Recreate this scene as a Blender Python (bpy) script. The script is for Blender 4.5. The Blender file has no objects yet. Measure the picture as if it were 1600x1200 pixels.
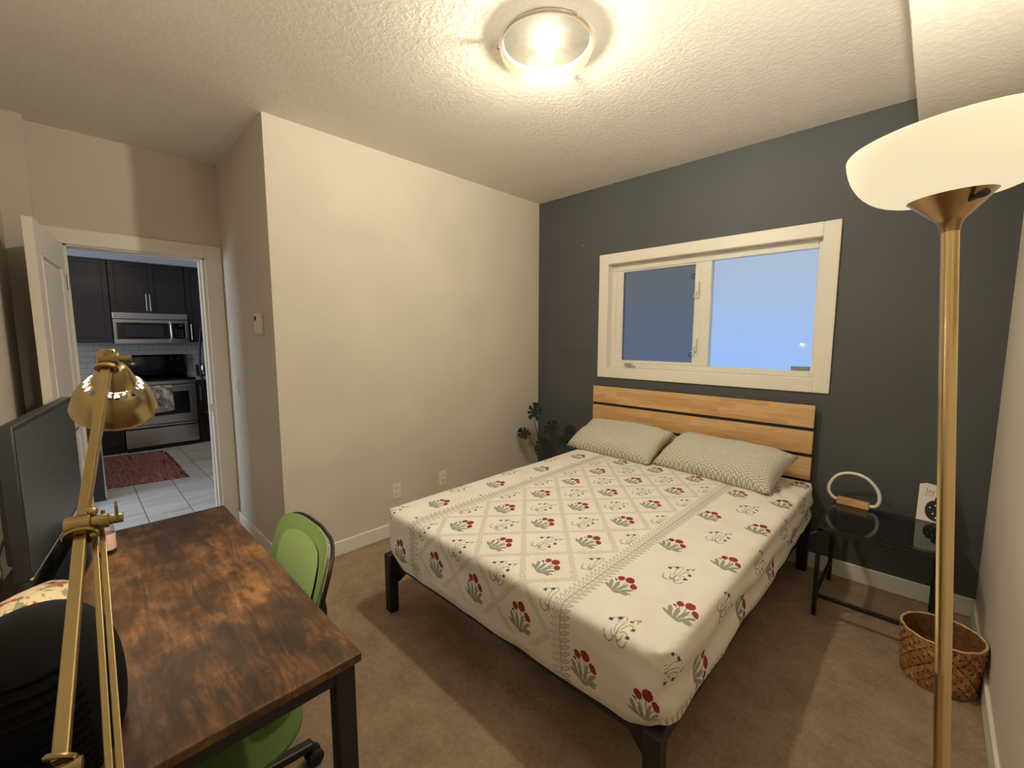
import bpy, bmesh, math, random
from mathutils import Vector, Matrix, noise
random.seed(7)
PI = math.pi
SC = bpy.context.scene
COL = SC.collection

def lin(h):
    if isinstance(h, str):
        c = [int(h[i:i+2], 16)/255 for i in (0, 2, 4)]
    else:
        c = [v/255 for v in h]
    return tuple(v/12.92 if v <= .04045 else ((v+.055)/1.055)**2.4 for v in c) + (1.0,)

# ------------------------------------------------------------------ camera, sky, light levels, exposure
cam_d = bpy.data.cameras.new('camera'); cam = bpy.data.objects.new('camera', cam_d); COL.objects.link(cam)
F, YAW, PITCH, ROLL = 674.69, -0.7735, -0.1089, -0.0004
fw = Vector((math.sin(YAW)*math.cos(PITCH), math.cos(YAW)*math.cos(PITCH), math.sin(PITCH)))
rt = Vector((math.cos(YAW), -math.sin(YAW), 0)); up = rt.cross(fw)
rr = rt*math.cos(ROLL)+up*math.sin(ROLL); uu = -rt*math.sin(ROLL)+up*math.cos(ROLL)
M = Matrix((rr, uu, -fw)).transposed().to_4x4(); M.translation = Vector((2.8047, -3.2464, 1.4826))
cam.matrix_world = M
cam_d.sensor_width = 36; cam_d.lens = F/1600*36; cam_d.clip_start = .02
SC.camera = cam

EXPOSURE = 0.0
CEILING_BULB = 1330.0
FLOOR_BULB = 1900.0
DESK_BULB = 800.0
SKY = 1.0
WARM = (1.0, .94, .78, 1)
SC.view_settings.view_transform = 'Standard'; SC.view_settings.look = 'None'
SC.view_settings.gamma = 1; SC.view_settings.use_curve_mapping = False
SC.view_settings.exposure = EXPOSURE
SC.cycles.max_bounces = 10; SC.cycles.transparent_max_bounces = 16
SC.cycles.sample_clamp_indirect = 6

w = bpy.data.worlds.new('sky'); SC.world = w; w.use_nodes = True
nt = w.node_tree; nt.nodes.clear()
tc = nt.nodes.new('ShaderNodeTexCoord'); sx = nt.nodes.new('ShaderNodeSeparateXYZ'); mr = nt.nodes.new('ShaderNodeMapRange')
cr = nt.nodes.new('ShaderNodeValToRGB'); bg = nt.nodes.new('ShaderNodeBackground'); wo = nt.nodes.new('ShaderNodeOutputWorld')
nt.links.new(tc.outputs['Generated'], sx.inputs[0]); nt.links.new(sx.outputs[2], mr.inputs[0])
mr.inputs[1].default_value = -.03; mr.inputs[2].default_value = .13
nt.links.new(mr.outputs[0], cr.inputs[0]); nt.links.new(cr.outputs[0], bg.inputs[0]); nt.links.new(bg.outputs[0], wo.inputs[0])
cr.color_ramp.elements[0].position = 0; cr.color_ramp.elements[0].color = lin((168, 202, 255))
cr.color_ramp.elements[1].position = 1; cr.color_ramp.elements[1].color = lin((184, 200, 222))
bg.inputs[1].default_value = SKY

def area(name, loc, target, size, watts, color):
    l = bpy.data.lights.new(name, 'AREA'); l.shape = 'RECTANGLE'; l.size, l.size_y = size; l.energy = watts; l.color = color[:3]
    o = bpy.data.objects.new(name, l); COL.objects.link(o); o.location = loc
    o.rotation_euler = (Vector(target)-Vector(loc)).to_track_quat('-Z', 'Y').to_euler()
    return o
area('kitchen_window_daylight', (-2.4, -6.0, 1.5), (-1.6, -2.4, .9), (1.4, 1.5), 85, (.68, .81, 1))
area('kitchen_ceiling_light', (-3.3, -2.9, 2.62), (-3.3, -2.9, 0), (.5, .12), 56, (1, .82, .62))

# ------------------------------------------------------------------ node helpers
class NT:
    def __init__(s, name):
        s.m = bpy.data.materials.new(name); s.m.use_nodes = True; s.t = s.m.node_tree
        s.t.nodes.clear(); s.out = s.t.nodes.new('ShaderNodeOutputMaterial')
    def n(s, kind, **kw):
        o = s.t.nodes.new('ShaderNode'+kind)
        for k, v in kw.items(): setattr(o, k, v)
        return o
    def l(s, a, b): s.t.links.new(a, b)
    def put(s, sock, v):
        if isinstance(v, bpy.types.NodeSocket): s.l(v, sock)
        else: sock.default_value = v
    def math(s, op, a, b=0.0, c=None):
        o = s.n('Math', operation=op); s.put(o.inputs[0], a); s.put(o.inputs[1], b)
        if c is not None: s.put(o.inputs[2], c)
        return o.outputs[0]
    def mix(s, f, a, b):
        o = s.n('Mix', data_type='RGBA'); s.put(o.inputs['Factor'], f); s.put(o.inputs[6], a); s.put(o.inputs[7], b)
        return o.outputs[2]
    def coord(s, kind='Object', scale=(1, 1, 1), rot=(0, 0, 0), loc=(0, 0, 0)):
        c = s.n('TexCoord'); mp = s.n('Mapping'); s.l(c.outputs[kind], mp.inputs[0])
        mp.inputs['Scale'].default_value = scale; mp.inputs['Rotation'].default_value = rot; mp.inputs['Location'].default_value = loc
        return mp.outputs[0]
    def noise(s, vec, scale, detail=3, rough=.5, dist=0):
        o = s.n('TexNoise'); s.l(vec, o.inputs['Vector']); o.inputs['Scale'].default_value = scale
        o.inputs['Detail'].default_value = detail; o.inputs['Roughness'].default_value = rough; o.inputs['Distortion'].default_value = dist
        return o.outputs[0]
    def ramp(s, f, stops):
        o = s.n('ValToRGB'); s.put(o.inputs[0], f); e = o.color_ramp.elements
        while len(e) < len(stops): e.new(.5)
        for k, (p, c) in enumerate(stops): e[k].position = p; e[k].color = c
        return o.outputs[0]
    def bump(s, h, strength=.3, dist=.01):
        o = s.n('Bump'); s.l(h, o.inputs['Height']); o.inputs['Strength'].default_value = strength; o.inputs['Distance'].default_value = dist
        return o.outputs[0]
    def bsdf(s, col, rough=.5, metal=0, bump=None, **kw):
        b = s.n('BsdfPrincipled'); s.put(b.inputs['Base Color'], col); s.put(b.inputs['Roughness'], rough); b.inputs['Metallic'].default_value = metal
        if bump is not None: s.l(bump, b.inputs['Normal'])
        for k, v in kw.items(): s.put(b.inputs[k], v)
        return b.outputs[0]
    def done(s, sh): s.l(sh, s.out.inputs[0]); return s.m

MATS = {}
def plain(name, rgb, rough=.5, metal=0, grain=.06, gscale=40, bump=0, bscale=200, **kw):
    if name in MATS: return MATS[name]
    t = NT(name); v = t.coord()
    f = t.noise(v, gscale, 4); c = lin(rgb)
    d = tuple(x*(1-grain*2) for x in c[:3])+(1,); b = tuple(min(1, x*(1+grain*2)) for x in c[:3])+(1,)
    colr = t.ramp(f, [(.3, d), (.7, b)])
    bp = t.bump(t.noise(v, bscale, 3), bump, .004) if bump else None
    MATS[name] = t.done(t.bsdf(colr, rough, metal, bp, **kw)); return MATS[name]

def m_wall(name, rgb, rough=.75):
    t = NT(name); v = t.coord()
    f = t.noise(v, 2.2, 5); c = lin(rgb)
    colr = t.ramp(f, [(.3, tuple(x*.96 for x in c[:3])+(1,)), (.7, tuple(min(1, x*1.04) for x in c[:3])+(1,))])
    return t.done(t.bsdf(colr, rough, 0, t.bump(t.noise(v, 260, 3), .12, .002)))
M_WALL = m_wall('greige_wall_paint', (212, 203, 189))
M_DARK = m_wall('slate_wall_paint', (80, 82, 84), .6)
M_KWALL = m_wall('kitchen_wall_paint', (190, 190, 190))
def m_ceiling(name, lo, hi):
    t = NT(name); v = t.coord()
    n1 = t.noise(v, 42, 4, .6, .5); n2 = t.noise(v, 110, 2)
    h = t.math('ADD', t.ramp(n1, [(.42, (0, 0, 0, 1)), (.58, (1, 1, 1, 1))]), t.math('MULTIPLY', n2, .3))
    colr = t.ramp(n1, [(.3, lin(lo)), (.7, lin(hi))])
    return t.done(t.bsdf(colr, .9, 0, t.bump(h, .28, .004)))
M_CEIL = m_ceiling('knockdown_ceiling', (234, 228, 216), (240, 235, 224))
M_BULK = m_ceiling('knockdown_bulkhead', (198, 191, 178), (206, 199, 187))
def m_carpet():
    t = NT('brown_carpet'); v = t.coord()
    a = t.noise(v, 220, 3, .7); b = t.noise(v, 7, 4, .6); c = t.noise(v, 45, 3)
    f = t.math('ADD', t.math('MULTIPLY', a, .5), t.math('ADD', t.math('MULTIPLY', b, .3), t.math('MULTIPLY', c, .2)))
    colr = t.ramp(f, [(.34, lin((142, 115, 93))), (.5, lin((182, 154, 128))), (.66, lin((206, 181, 154)))])
    return t.done(t.bsdf(colr, .95, 0, t.bump(t.math('ADD', a, c), .9, .012)))
M_CARPET = m_carpet()
M_TRIM = plain('white_trim_paint', (238, 232, 220), .4, grain=.01, gscale=6)
M_DOOR = plain('white_door_paint', (232, 226, 215), .45, grain=.01, gscale=6)
M_PLASTIC = plain('white_plastic', (232, 228, 218), .4, grain=.01)
M_BLACKMETAL = plain('black_powder_coat', (26, 26, 27), .5, grain=.08, bump=.1, bscale=600)
M_BLACKPL = plain('black_plastic', (20, 20, 21), .45, grain=.06)
M_BLACKGLOSS = plain('black_gloss', (12, 12, 13), .12, grain=.03)
M_SLOT = plain('dark_slot', (30, 28, 26), .6)
def m_brass(name, rgb, rough):
    t = NT(name); v = t.coord(scale=(60, 60, 60))
    f = t.noise(v, 1, 3); c = lin(rgb)
    colr = t.ramp(f, [(.3, tuple(x*.97 for x in c[:3])+(1,)), (.7, tuple(min(1, x*1.03) for x in c[:3])+(1,))])
    return t.done(t.bsdf(colr, rough, 1, None))
M_BRASS = m_brass('brushed_brass', (232, 206, 154), .24)
M_BRASS2 = m_brass('aged_brass', (166, 146, 102), .27)
M_STEEL = m_brass('brushed_steel', (190, 186, 180), .28)
M_CHROME = plain('chrome', (210, 208, 204), .15, 1, grain=.02)

def m_stave(name):
    t = NT(name); v = t.coord(scale=(1, 1, 1))
    br = t.n('TexBrick'); mp = t.coord(rot=(PI/2, 0, 0)); t.l(mp, br.inputs[0])
    br.inputs['Color1'].default_value = (0, 0, 0, 1); br.inputs['Color2'].default_value = (1, 1, 1, 1); br.inputs['Mortar'].default_value = (.5, .5, .5, 1)
    br.inputs['Scale'].default_value = 1; br.inputs['Mortar Size'].default_value = 0; br.inputs['Brick Width'].default_value = .31; br.inputs['Row Height'].default_value = .038
    br.offset = .37; br.squash = 1
    g = t.noise(t.coord(scale=(3, 30, 60)), 2.2, 5, .6, .6)
    f = t.math('ADD', t.math('MULTIPLY', br.outputs[0], .25), t.math('MULTIPLY', g, .75))
    colr = t.ramp(f, [(.2, lin((184, 140, 90))), (.45, lin((206, 164, 112))), (.62, lin((218, 180, 130))), (.85, lin((226, 194, 150)))])
    return t.done(t.bsdf(colr, .42, 0, t.bump(g, .08, .002)))
M_STAVE = m_stave('butcher_block_oak')
M_BEECH = plain('beech_block', (206, 160, 108), .45, grain=.1, gscale=18)
def m_desk():
    t = NT('rustic_brown_board'); v = t.coord()
    big = t.noise(v, 4.2, 5, .62, .4)
    st = t.noise(t.coord(scale=(2.2, 14, 14)), 2.5, 6, .65, 1.2)
    wv = t.n('TexWave', wave_type='BANDS', bands_direction='Y'); t.l(t.coord(scale=(.55, 1, 1)), wv.inputs[0])
    wv.inputs['Scale'].default_value = 15; wv.inputs['Distortion'].default_value = 16; wv.inputs['Detail'].default_value = 4; wv.inputs['Detail Scale'].default_value = 1.1
    ring = t.ramp(wv.outputs[1], [(.0, (1, 1, 1, 1)), (.30, (0, 0, 0, 1)), (.5, (0, 0, 0, 1))])
    where = t.ramp(t.noise(t.coord(loc=(3, 1, 0)), 3.0, 3), [(.48, (0, 0, 0, 1)), (.60, (1, 1, 1, 1))])
    f = t.math('ADD', t.math('MULTIPLY', big, .62), t.math('MULTIPLY', st, .38))
    colr = t.ramp(f, [(.36, lin((32, 23, 17))), (.47, lin((66, 45, 29))), (.55, lin((104, 70, 42))), (.67, lin((146, 102, 60)))])
    colr = t.mix(t.math('MULTIPLY', t.math('MULTIPLY', ring, where), .55), colr, lin((50, 30, 16)))
    spots = t.ramp(t.noise(t.coord(scale=(1, 1.7, 1), loc=(1.3, 0, 0)), 8.5, 5, .6), [(.56, (0, 0, 0, 1)), (.66, (1, 1, 1, 1))])
    colr = t.mix(t.math('MULTIPLY', spots, .8), colr, lin((42, 30, 22)))
    return t.done(t.bsdf(colr, .5, 0, t.bump(st, .12, .002)))
M_DESK = m_desk()
def m_espresso():
    t = NT('espresso_cabinet'); g = t.noise(t.coord(scale=(20, 20, 1.2)), 3, 4, .6, .4)
    return t.done(t.bsdf(t.ramp(g, [(.3, lin((34, 27, 24))), (.7, lin((48, 39, 34)))]), .42))
M_ESP = m_espresso()
def m_tile():
    t = NT('stone_floor_tile'); ob = t.n('ObjectInfo')
    v = t.n('VectorMath', operation='ADD'); t.l(t.coord(scale=(9, 1.6, 1), rot=(0, 0, .05)), v.inputs[0]); t.l(ob.outputs['Location'], v.inputs[1])
    rnd = t.n('VectorMath', operation='SCALE'); t.l(ob.outputs['Location'], rnd.inputs[0]); rnd.inputs['Scale'].default_value = 7
    t.l(rnd.outputs[0], v.inputs[1])
    g = t.noise(v.outputs[0], 1.0, 5, .6, .5)
    colr = t.ramp(g, [(.3, lin((196, 188, 180))), (.5, lin((222, 216, 208))), (.7, lin((232, 228, 222)))])
    return t.done(t.bsdf(colr, .35))
M_TILE = m_tile()
M_GROUT = plain('grey_grout', (96, 90, 84), .9)
M_SUBWAY = plain('white_glazed_tile', (168, 165, 160), .2, grain=.02)
M_COUNTER = plain('speckled_counter', (150, 138, 124), .3, grain=.3, gscale=120)
def m_rug():
    t = NT('red_rag_rug'); v = t.coord(scale=(.8, 8, 1))
    a = t.noise(v, 3, 5, .7, .8); b = t.noise(t.coord(scale=(6, 30, 6)), 2, 3)
    f = t.math('ADD', t.math('MULTIPLY', a, .8), t.math('MULTIPLY', b, .2))
    colr = t.ramp(f, [(.36, lin((74, 36, 34))), (.43, lin((160, 74, 66))), (.48, lin((196, 140, 126))), (.53, lin((96, 50, 46))), (.58, lin((206, 160, 146))), (.64, lin((168, 84, 74)))])
    return t.done(t.bsdf(colr, .95, 0, t.bump(b, .8, .01)))
M_RUG = m_rug()
M_TOWEL = plain('print_towel', (196, 178, 160), .9, grain=.45, gscale=16, bump=.3)
def m_glass(name, tint, rough, gloss, see):
    t = NT(name); tr = t.n('BsdfTransparent'); tr.inputs[0].default_value = tint
    g = t.n('BsdfGlossy'); g.inputs['Roughness'].default_value = rough
    fr = t.n('LayerWeight'); fr.inputs['Blend'].default_value = .35
    f = t.math('MULTIPLY', fr.outputs['Fresnel'], gloss)
    mx = t.n('MixShader'); t.l(f, mx.inputs[0]); t.l(tr.outputs[0], mx.inputs[1]); t.l(g.outputs[0], mx.inputs[2])
    return t.done(mx.outputs[0])
M_PANE = m_glass('window_glass', (.93, .95, .97, 1), .03, .35, 1)
M_TABLEGLASS = m_glass('smoked_table_glass', (.82, .86, .86, 1), .02, .9, 1)
def m_screen():
    t = NT('insect_screen_mesh'); tr = t.n('BsdfTransparent'); tr.inputs[0].default_value = (.64, .61, .57, 1)
    d = t.n('BsdfDiffuse'); d.inputs[0].default_value = lin((62, 62, 62))
    f = t.math('ADD', t.math('MULTIPLY', t.noise(t.coord(), 900, 1), .1), .1)
    mx = t.n('MixShader'); t.l(f, mx.inputs[0]); t.l(tr.outputs[0], mx.inputs[1]); t.l(d.outputs[0], mx.inputs[2])
    return t.done(mx.outputs[0])
M_SCREEN = m_screen()
def m_alabaster():
    t = NT('swirled_dome_glass'); v = t.coord(scale=(5, 5, 14))
    sw = t.noise(v, 1.6, 4, .55, 2.2)
    line = t.ramp(sw, [(.46, (0, 0, 0, 1)), (.5, (1, 1, 1, 1)), (.54, (0, 0, 0, 1))])
    tr = t.n('BsdfTransparent'); tr.inputs[0].default_value = (1, .96, .9, 1)
    tl = t.n('BsdfTranslucent'); t.l(t.mix(line, lin((250, 238, 214)), lin((214, 190, 150))), tl.inputs[0])
    df = t.n('BsdfDiffuse'); df.inputs[0].default_value = lin((240, 228, 206))
    gl = t.n('BsdfGlossy'); gl.inputs['Roughness'].default_value = .08
    a = t.n('MixShader'); a.inputs[0].default_value = .22; t.l(tl.outputs[0], a.inputs[1]); t.l(df.outputs[0], a.inputs[2])
    b = t.n('MixShader'); b.inputs[0].default_value = .983; t.l(a.outputs[0], b.inputs[1]); t.l(tr.outputs[0], b.inputs[2])
    c = t.n('MixShader'); c.inputs[0].default_value = .04; t.l(b.outputs[0], c.inputs[1]); t.l(gl.outputs[0], c.inputs[2])
    return t.done(c.outputs[0])
M_DOME = m_alabaster()
def m_bowl():
    t = NT('frosted_bowl_glass')
    n = t.noise(t.coord(), 6, 3)
    tl = t.n('BsdfTranslucent'); t.l(t.ramp(n, [(.3, (.016, .0145, .0115, 1)), (.7, (.019, .017, .014, 1))]), tl.inputs[0])
    df = t.n('BsdfDiffuse'); df.inputs[0].default_value = lin((245, 238, 226))
    a = t.n('MixShader'); a.inputs[0].default_value = .45; t.l(tl.outputs[0], a.inputs[1]); t.l(df.outputs[0], a.inputs[2])
    e = t.n('Emission'); e.inputs[0].default_value = lin((255, 236, 196)); e.inputs[1].default_value = .78
    s = t.n('AddShader'); t.l(a.outputs[0], s.inputs[0]); t.l(e.outputs[0], s.inputs[1])
    return t.done(s.outputs[0])
M_BOWL = m_bowl()
def m_bulb(name, strength, col=WARM):
    t = NT(name); e = t.n('Emission'); e.inputs[0].default_value = col; e.inputs[1].default_value = strength
    return t.done(e.outputs[0])

# ------------------------------------------------------------------ bedsheet print (nodes only)
def motif(t, vec, shapes):
    """max of ellipse masks; shape = (cx, cy, rx, ry, degrees[, ring])"""
    acc = None
    for sh in shapes:
        cx, cy, rx, ry, deg = sh[:5]
        mp = t.n('Mapping', vector_type='TEXTURE'); t.l(vec, mp.inputs[0])
        mp.inputs['Location'].default_value = (cx, cy, 0); mp.inputs['Rotation'].default_value = (0, 0, math.radians(deg)); mp.inputs['Scale'].default_value = (rx, ry, 1)
        ln = t.n('VectorMath', operation='LENGTH'); t.l(mp.outputs[0], ln.inputs[0]); d = ln.outputs['Value']
        if len(sh) > 5:
            d = t.math('LESS_THAN', t.math('ABSOLUTE', t.math('SUBTRACT', d, 1)), sh[5])
            if len(sh) > 6:
                sp = t.n('SeparateXYZ'); t.l(mp.outputs[0], sp.inputs[0])
                d = t.math('MULTIPLY', d, t.math('GREATER_THAN', t.math('MULTIPLY', sp.outputs[1], sh[6]), 0))
        else:
            d = t.math('LESS_THAN', d, 1)
        acc = d if acc is None else t.math('MAXIMUM', acc, d)
    return acc
def m_sheet():
    t = NT('poppy_print_cotton')
    uv = t.n('UVMap'); uv.uv_map = 'unfolded'
    s = t.n('SeparateXYZ'); t.l(uv.outputs[0], s.inputs[0]); u, v = s.outputs[0], s.outputs[1]
    du = t.math('SUBTRACT', u, 1.51); adu = t.math('ABSOLUTE', du)
    field = t.math('LESS_THAN', adu, .405)
    border = t.math('GREATER_THAN', adu, .49)
    def wrap(x, c, per): return t.math('WRAP', t.math('SUBTRACT', x, c), per/2, -per/2)
    def local(dx, dy):
        ax = wrap(u, 1.245+dx*.265, .265); ay = wrap(v, -1.99+dy*.293, .293)
        bx = wrap(u, 2.055+dx*.2235, .2235); by = wrap(v, -1.90+dy*.43, .43)
        def pick(a, b): return t.math('ADD', t.math('MULTIPLY', a, field), t.math('MULTIPLY', b, t.math('SUBTRACT', 1, field)))
        c = t.n('CombineXYZ'); t.l(pick(ax, bx), c.inputs[0]); t.l(pick(ay, by), c.inputs[1])
        # small hand-printed irregularity of the edges
        nz = t.n('TexNoise'); t.l(uv.outputs[0], nz.inputs['Vector']); nz.inputs['Scale'].default_value = 110; nz.inputs['Detail'].default_value = 2
        o = t.n('VectorMath', operation='SUBTRACT'); t.l(nz.outputs['Color'], o.inputs[0]); o.inputs[1].default_value = (.5, .5, .5)
        k = t.n('VectorMath', operation='SCALE'); t.l(o.outputs[0], k.inputs[0]); k.inputs['Scale'].default_value = .008
        a = t.n('VectorMath', operation='ADD'); t.l(c.outputs[0], a.inputs[0]); t.l(k.outputs[0], a.inputs[1])
        return a.outputs[0], ax, ay
    P, ax, ay = local(0, 0)
    Q, _, _ = local(.5, .5)
    def scaled(vec, a, b):
        k = t.n('VectorMath', operation='MULTIPLY'); t.l(vec, k.inputs[0]); k.inputs[1].default_value = (1/a, 1/b, 1); return k.outputs[0]
    P = scaled(P, .86, .82); Q = scaled(Q, .92, 1.0)
    zone = t.math('MAXIMUM', field, border)
    base = t.ramp(t.noise(uv.outputs[0], 8, 4), [(.3, lin((232, 226, 214))), (.7, lin((240, 235, 225)))])
    petals = motif(t, P, [(.006, .054, .020, .024, 24), (-.030, .044, .015, .019, 18), (.040, .018, .0145, .022, 35)])
    bud = motif(t, P, [(-.043, .020, .0085, .005, -10)])
    leaves = motif(t, P, [(-.043, -.022, .0095, .034, 24), (-.018, -.022, .009, .036, 8), (.008, -.020, .0085, .040, -12), (.030, -.030, .009, .032, -46),
                          (-.026, -.052, .010, .034, 58), (.020, -.054, .011, .034, 78), (.002, -.066, .016, .010, 0), (-.052, -.042, .007, .022, 50), (.044, -.046, .006, .018, 88)])
    gaps = motif(t, P, [(-.030, -.030, .0022, .030, 18), (-.005, -.030, .0022, .030, -4), (.018, -.034, .0022, .028, -30)])
    leaves = t.math('MULTIPLY', leaves, t.math('SUBTRACT', 1, t.math('MULTIPLY', gaps, .7)))
    stems = motif(t, P, [(.002, .012, .002, .030, 2), (-.022, .014, .0018, .026, 22), (.026, -.004, .0018, .024, -42), (-.030, .006, .0016, .024, 40)])
    def star(x, y, k=1): return [(x, y, .0095*k, .0045*k, -40), (x, y, .0045*k, .0095*k, -40), (x, y, .0075*k, .0035*k, 10)]
    blos = motif(t, Q, star(-.044, .020)+star(-.022, .043)+star(.018, .050, .8)+star(.042, .016)+star(.040, -.022))
    loops = motif(t, Q, [(.0, -.012, .0018, .062, -2), (-.022, -.030, .022, .036, 0, .09, -1), (.022, -.038, .020, .030, 0, .10, -1), (-.008, -.016, .011, .030, 0, .14, -1), (.012, -.020, .011, .034, 0, .14, -1),
                         (-.030, .020, .014, .018, 0, .14, 1), (-.010, .042, .012, .014, 0, .15, 1), (.028, .050, .010, .016, 0, .16, 1), (.027, .016, .014, .016, 0, .14, 1), (.026, -.022, .013, .016, 0, .14, 1),
                         (.036, .070, .0045, .008, 0), (-.013, .0, .0016, .030, 12), (.014, .010, .0016, .034, -14)])
    onbed = t.math('MULTIPLY', t.math('GREATER_THAN', v, -2.30), t.math('LESS_THAN', u, 2.53))
    blos = t.math('MULTIPLY', blos, onbed); loops = t.math('MULTIPLY', loops, onbed)
    # lattice between the motifs of the middle field
    wob = t.math('MULTIPLY', t.math('SUBTRACT', t.noise(uv.outputs[0], 46, 3, .7), .5), .30)
    dia = t.math('ADD', t.math('DIVIDE', t.math('ABSOLUTE', ax), .1325), t.math('DIVIDE', t.math('ABSOLUTE', ay), .1465))
    lat = t.math('LESS_THAN', t.math('ABSOLUTE', t.math('ADD', t.math('SUBTRACT', dia, 1), wob)), .12)
    lat = t.math('MULTIPLY', t.math('MULTIPLY', lat, field), t.ramp(t.noise(uv.outputs[0], 120, 2), [(.38, (.25,)*3+(1,)), (.6, (1, 1, 1, 1))]))
    lat = t.math('MULTIPLY', lat, t.math('GREATER_THAN', v, -2.37))
    # fern bands
    fd = t.math('SUBTRACT', adu, .45); afd = t.math('ABSOLUTE', fd)
    ph = t.math('FRACT', t.math('DIVIDE', t.math('ADD', v, t.math('MULTIPLY', afd, -.55)), .027))
    cen = t.math('ABSOLUTE', t.math('SUBTRACT', ph, .5))
    bulge = t.math('SUBTRACT', .46, t.math('ABSOLUTE', t.math('MULTIPLY', t.math('SUBTRACT', afd, .018), 16)))
    leaf = t.math('MULTIPLY', t.math('LESS_THAN', cen, bulge), t.math('LESS_THAN', afd, .040))
    hollow = t.math('LESS_THAN', cen, t.math('SUBTRACT', bulge, .17))
    inner = t.math('LESS_THAN', fd, 0)
    leaf = t.math('SUBTRACT', leaf, t.math('MULTIPLY', t.math('MULTIPLY', hollow, leaf), t.math('ADD', .45, t.math('MULTIPLY', inner, .45))))
    fern = t.math('MAXIMUM', leaf, t.math('LESS_THAN', afd, .0035))
    # striped selvedge of the side drop
    strz = t.math('MULTIPLY', t.math('GREATER_THAN', u, 2.545), t.math('LESS_THAN', t.math('FRACT', t.math('DIVIDE', v, .036)), .42))
    c = t.mix(t.math('MULTIPLY', lat, .42), base, lin((158, 150, 130)))
    c = t.mix(t.math('MULTIPLY', fern, .62), c, lin((130, 130, 112)))
    c = t.mix(t.math('MULTIPLY', strz, .55), c, lin((140, 134, 116)))
    lshade = t.mix(t.noise(uv.outputs[0], 150, 2), lin((122, 128, 112)), lin((166, 168, 150)))
    c = t.mix(t.math('MULTIPLY', t.math('MAXIMUM', leaves, stems), zone), c, lshade)
    c = t.mix(t.math('MULTIPLY', loops, t.math('MULTIPLY', zone, .75)), c, lin((128, 120, 100)))
    c = t.mix(t.math('MULTIPLY', petals, zone), c, t.mix(t.noise(uv.outputs[0], 60, 2), lin((118, 22, 34)), lin((160, 52, 58))))
    c = t.mix(t.math('MULTIPLY', bud, zone), c, lin((62, 30, 34)))
    c = t.mix(t.math('MULTIPLY', blos, zone), c, lin((52, 74, 92)))
    weave = t.noise(t.coord(), 700, 2)
    return t.done(t.bsdf(c, .9, 0, t.bump(weave, .1, .002)))
M_SHEET = m_sheet()
def m_pillow():
    t = NT('herringbone_pillowcase'); uv = t.n('UVMap'); uv.uv_map = 'unfolded'
    s = t.n('SeparateXYZ'); t.l(uv.outputs[0], s.inputs[0])
    nz = t.math('MULTIPLY', t.noise(uv.outputs[0], 30, 2), .012)
    zig = t.math('PINGPONG', t.math('ADD', s.outputs[0], nz), .016)
    f = t.math('FRACT', t.math('DIVIDE', t.math('ADD', t.math('ADD', s.outputs[1], zig), nz), .017))
    k = t.ramp(f, [(.0, (0, 0, 0, 1)), (.45, (1, 1, 1, 1)), (.55, (1, 1, 1, 1)), (1, (0, 0, 0, 1))])
    return t.done(t.bsdf(t.mix(k, lin((146, 142, 124)), lin((232, 228, 214))), .95, 0, t.bump(k, .4, .004)))
M_PILLOW = m_pillow()
M_GREEN = plain('green_mesh_fabric', (122, 144, 82), .85, grain=.08, gscale=300, bump=.3, bscale=900)
M_GREENIN = plain('green_back_panel', (150, 170, 104), .85, grain=.06, gscale=300, bump=.3, bscale=900)
M_SEAT = plain('shaded_green_seat', (84, 106, 52), .9, grain=.08, gscale=300, bump=.3, bscale=900)  # darker than the back, partly with the shade under the desk painted in
M_LEAF = plain('dark_leaf', (18, 28, 19), .85, grain=.2, gscale=25)
M_STEM = plain('leaf_stem', (50, 66, 40), .6)
def m_palm():
    t = NT('woven_palm'); ob = t.n('ObjectInfo'); g = t.noise(t.coord(scale=(60, 60, 20)), 1.5, 4, .6)
    f = t.math('ADD', t.math('MULTIPLY', ob.outputs['Random'], .35), t.math('MULTIPLY', g, .65))
    return t.done(t.bsdf(t.ramp(f, [(.2, lin((128, 84, 46))), (.5, lin((178, 128, 78))), (.85, lin((208, 162, 108)))]), .7, 0, t.bump(g, .4, .003)))
M_BASKET = m_palm()
M_LINER = plain('basket_liner', (112, 74, 42), .85, grain=.25, gscale=40)
M_BASKETRIM = plain('palm_rim', (206, 170, 118), .7, grain=.12)
M_PAPER = plain('white_card', (226, 220, 210), .7, grain=.01)
M_INK = plain('black_ink', (22, 22, 24), .7)
def m_floral():
    t = NT('floral_cloth'); v = t.coord(); a = t.noise(v, 26, 3, .5, .6); b = t.noise(t.coord(loc=(2, 5, 1)), 32, 2)
    c = t.ramp(a, [(.50, lin((206, 184, 146))), (.56, lin((150, 84, 66))), (.66, lin((120, 58, 50)))])
    c = t.mix(t.ramp(b, [(.56, (0, 0, 0, 1)), (.62, (.8, .8, .8, 1))]), c, lin((112, 112, 84)))
    return t.done(t.bsdf(c, .9, 0, t.bump(a, .2, .004)))
M_FLORAL = m_floral()
M_BAG = plain('black_smooth_fabric', (13, 12, 12), .9, grain=.1, **{'Specular IOR Level': .12})
M_RIB = plain('black_ribbed_fabric', (9, 9, 9), .95, grain=.1, **{'Specular IOR Level': .1})
M_LABELPINK = plain('pink_label', (232, 188, 174), .6, grain=.03)
M_CLEAR = m_glass('clear_bottle', (.9, .9, .88, 1), .05, .5, 1)
M_TVSCREEN = plain('satin_screen', (52, 52, 54), .3, grain=.05, gscale=3)
M_SILICONE = plain('white_tube_diffuser', (240, 236, 226), .4, grain=.01)
M_RUBBER = plain('rubber', (18, 18, 18), .8)
M_TERRACOTTA = plain('grey_pot', (92, 88, 84), .7)
M_SOIL = plain('soil', (46, 34, 26), .95, grain=.3)

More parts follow.
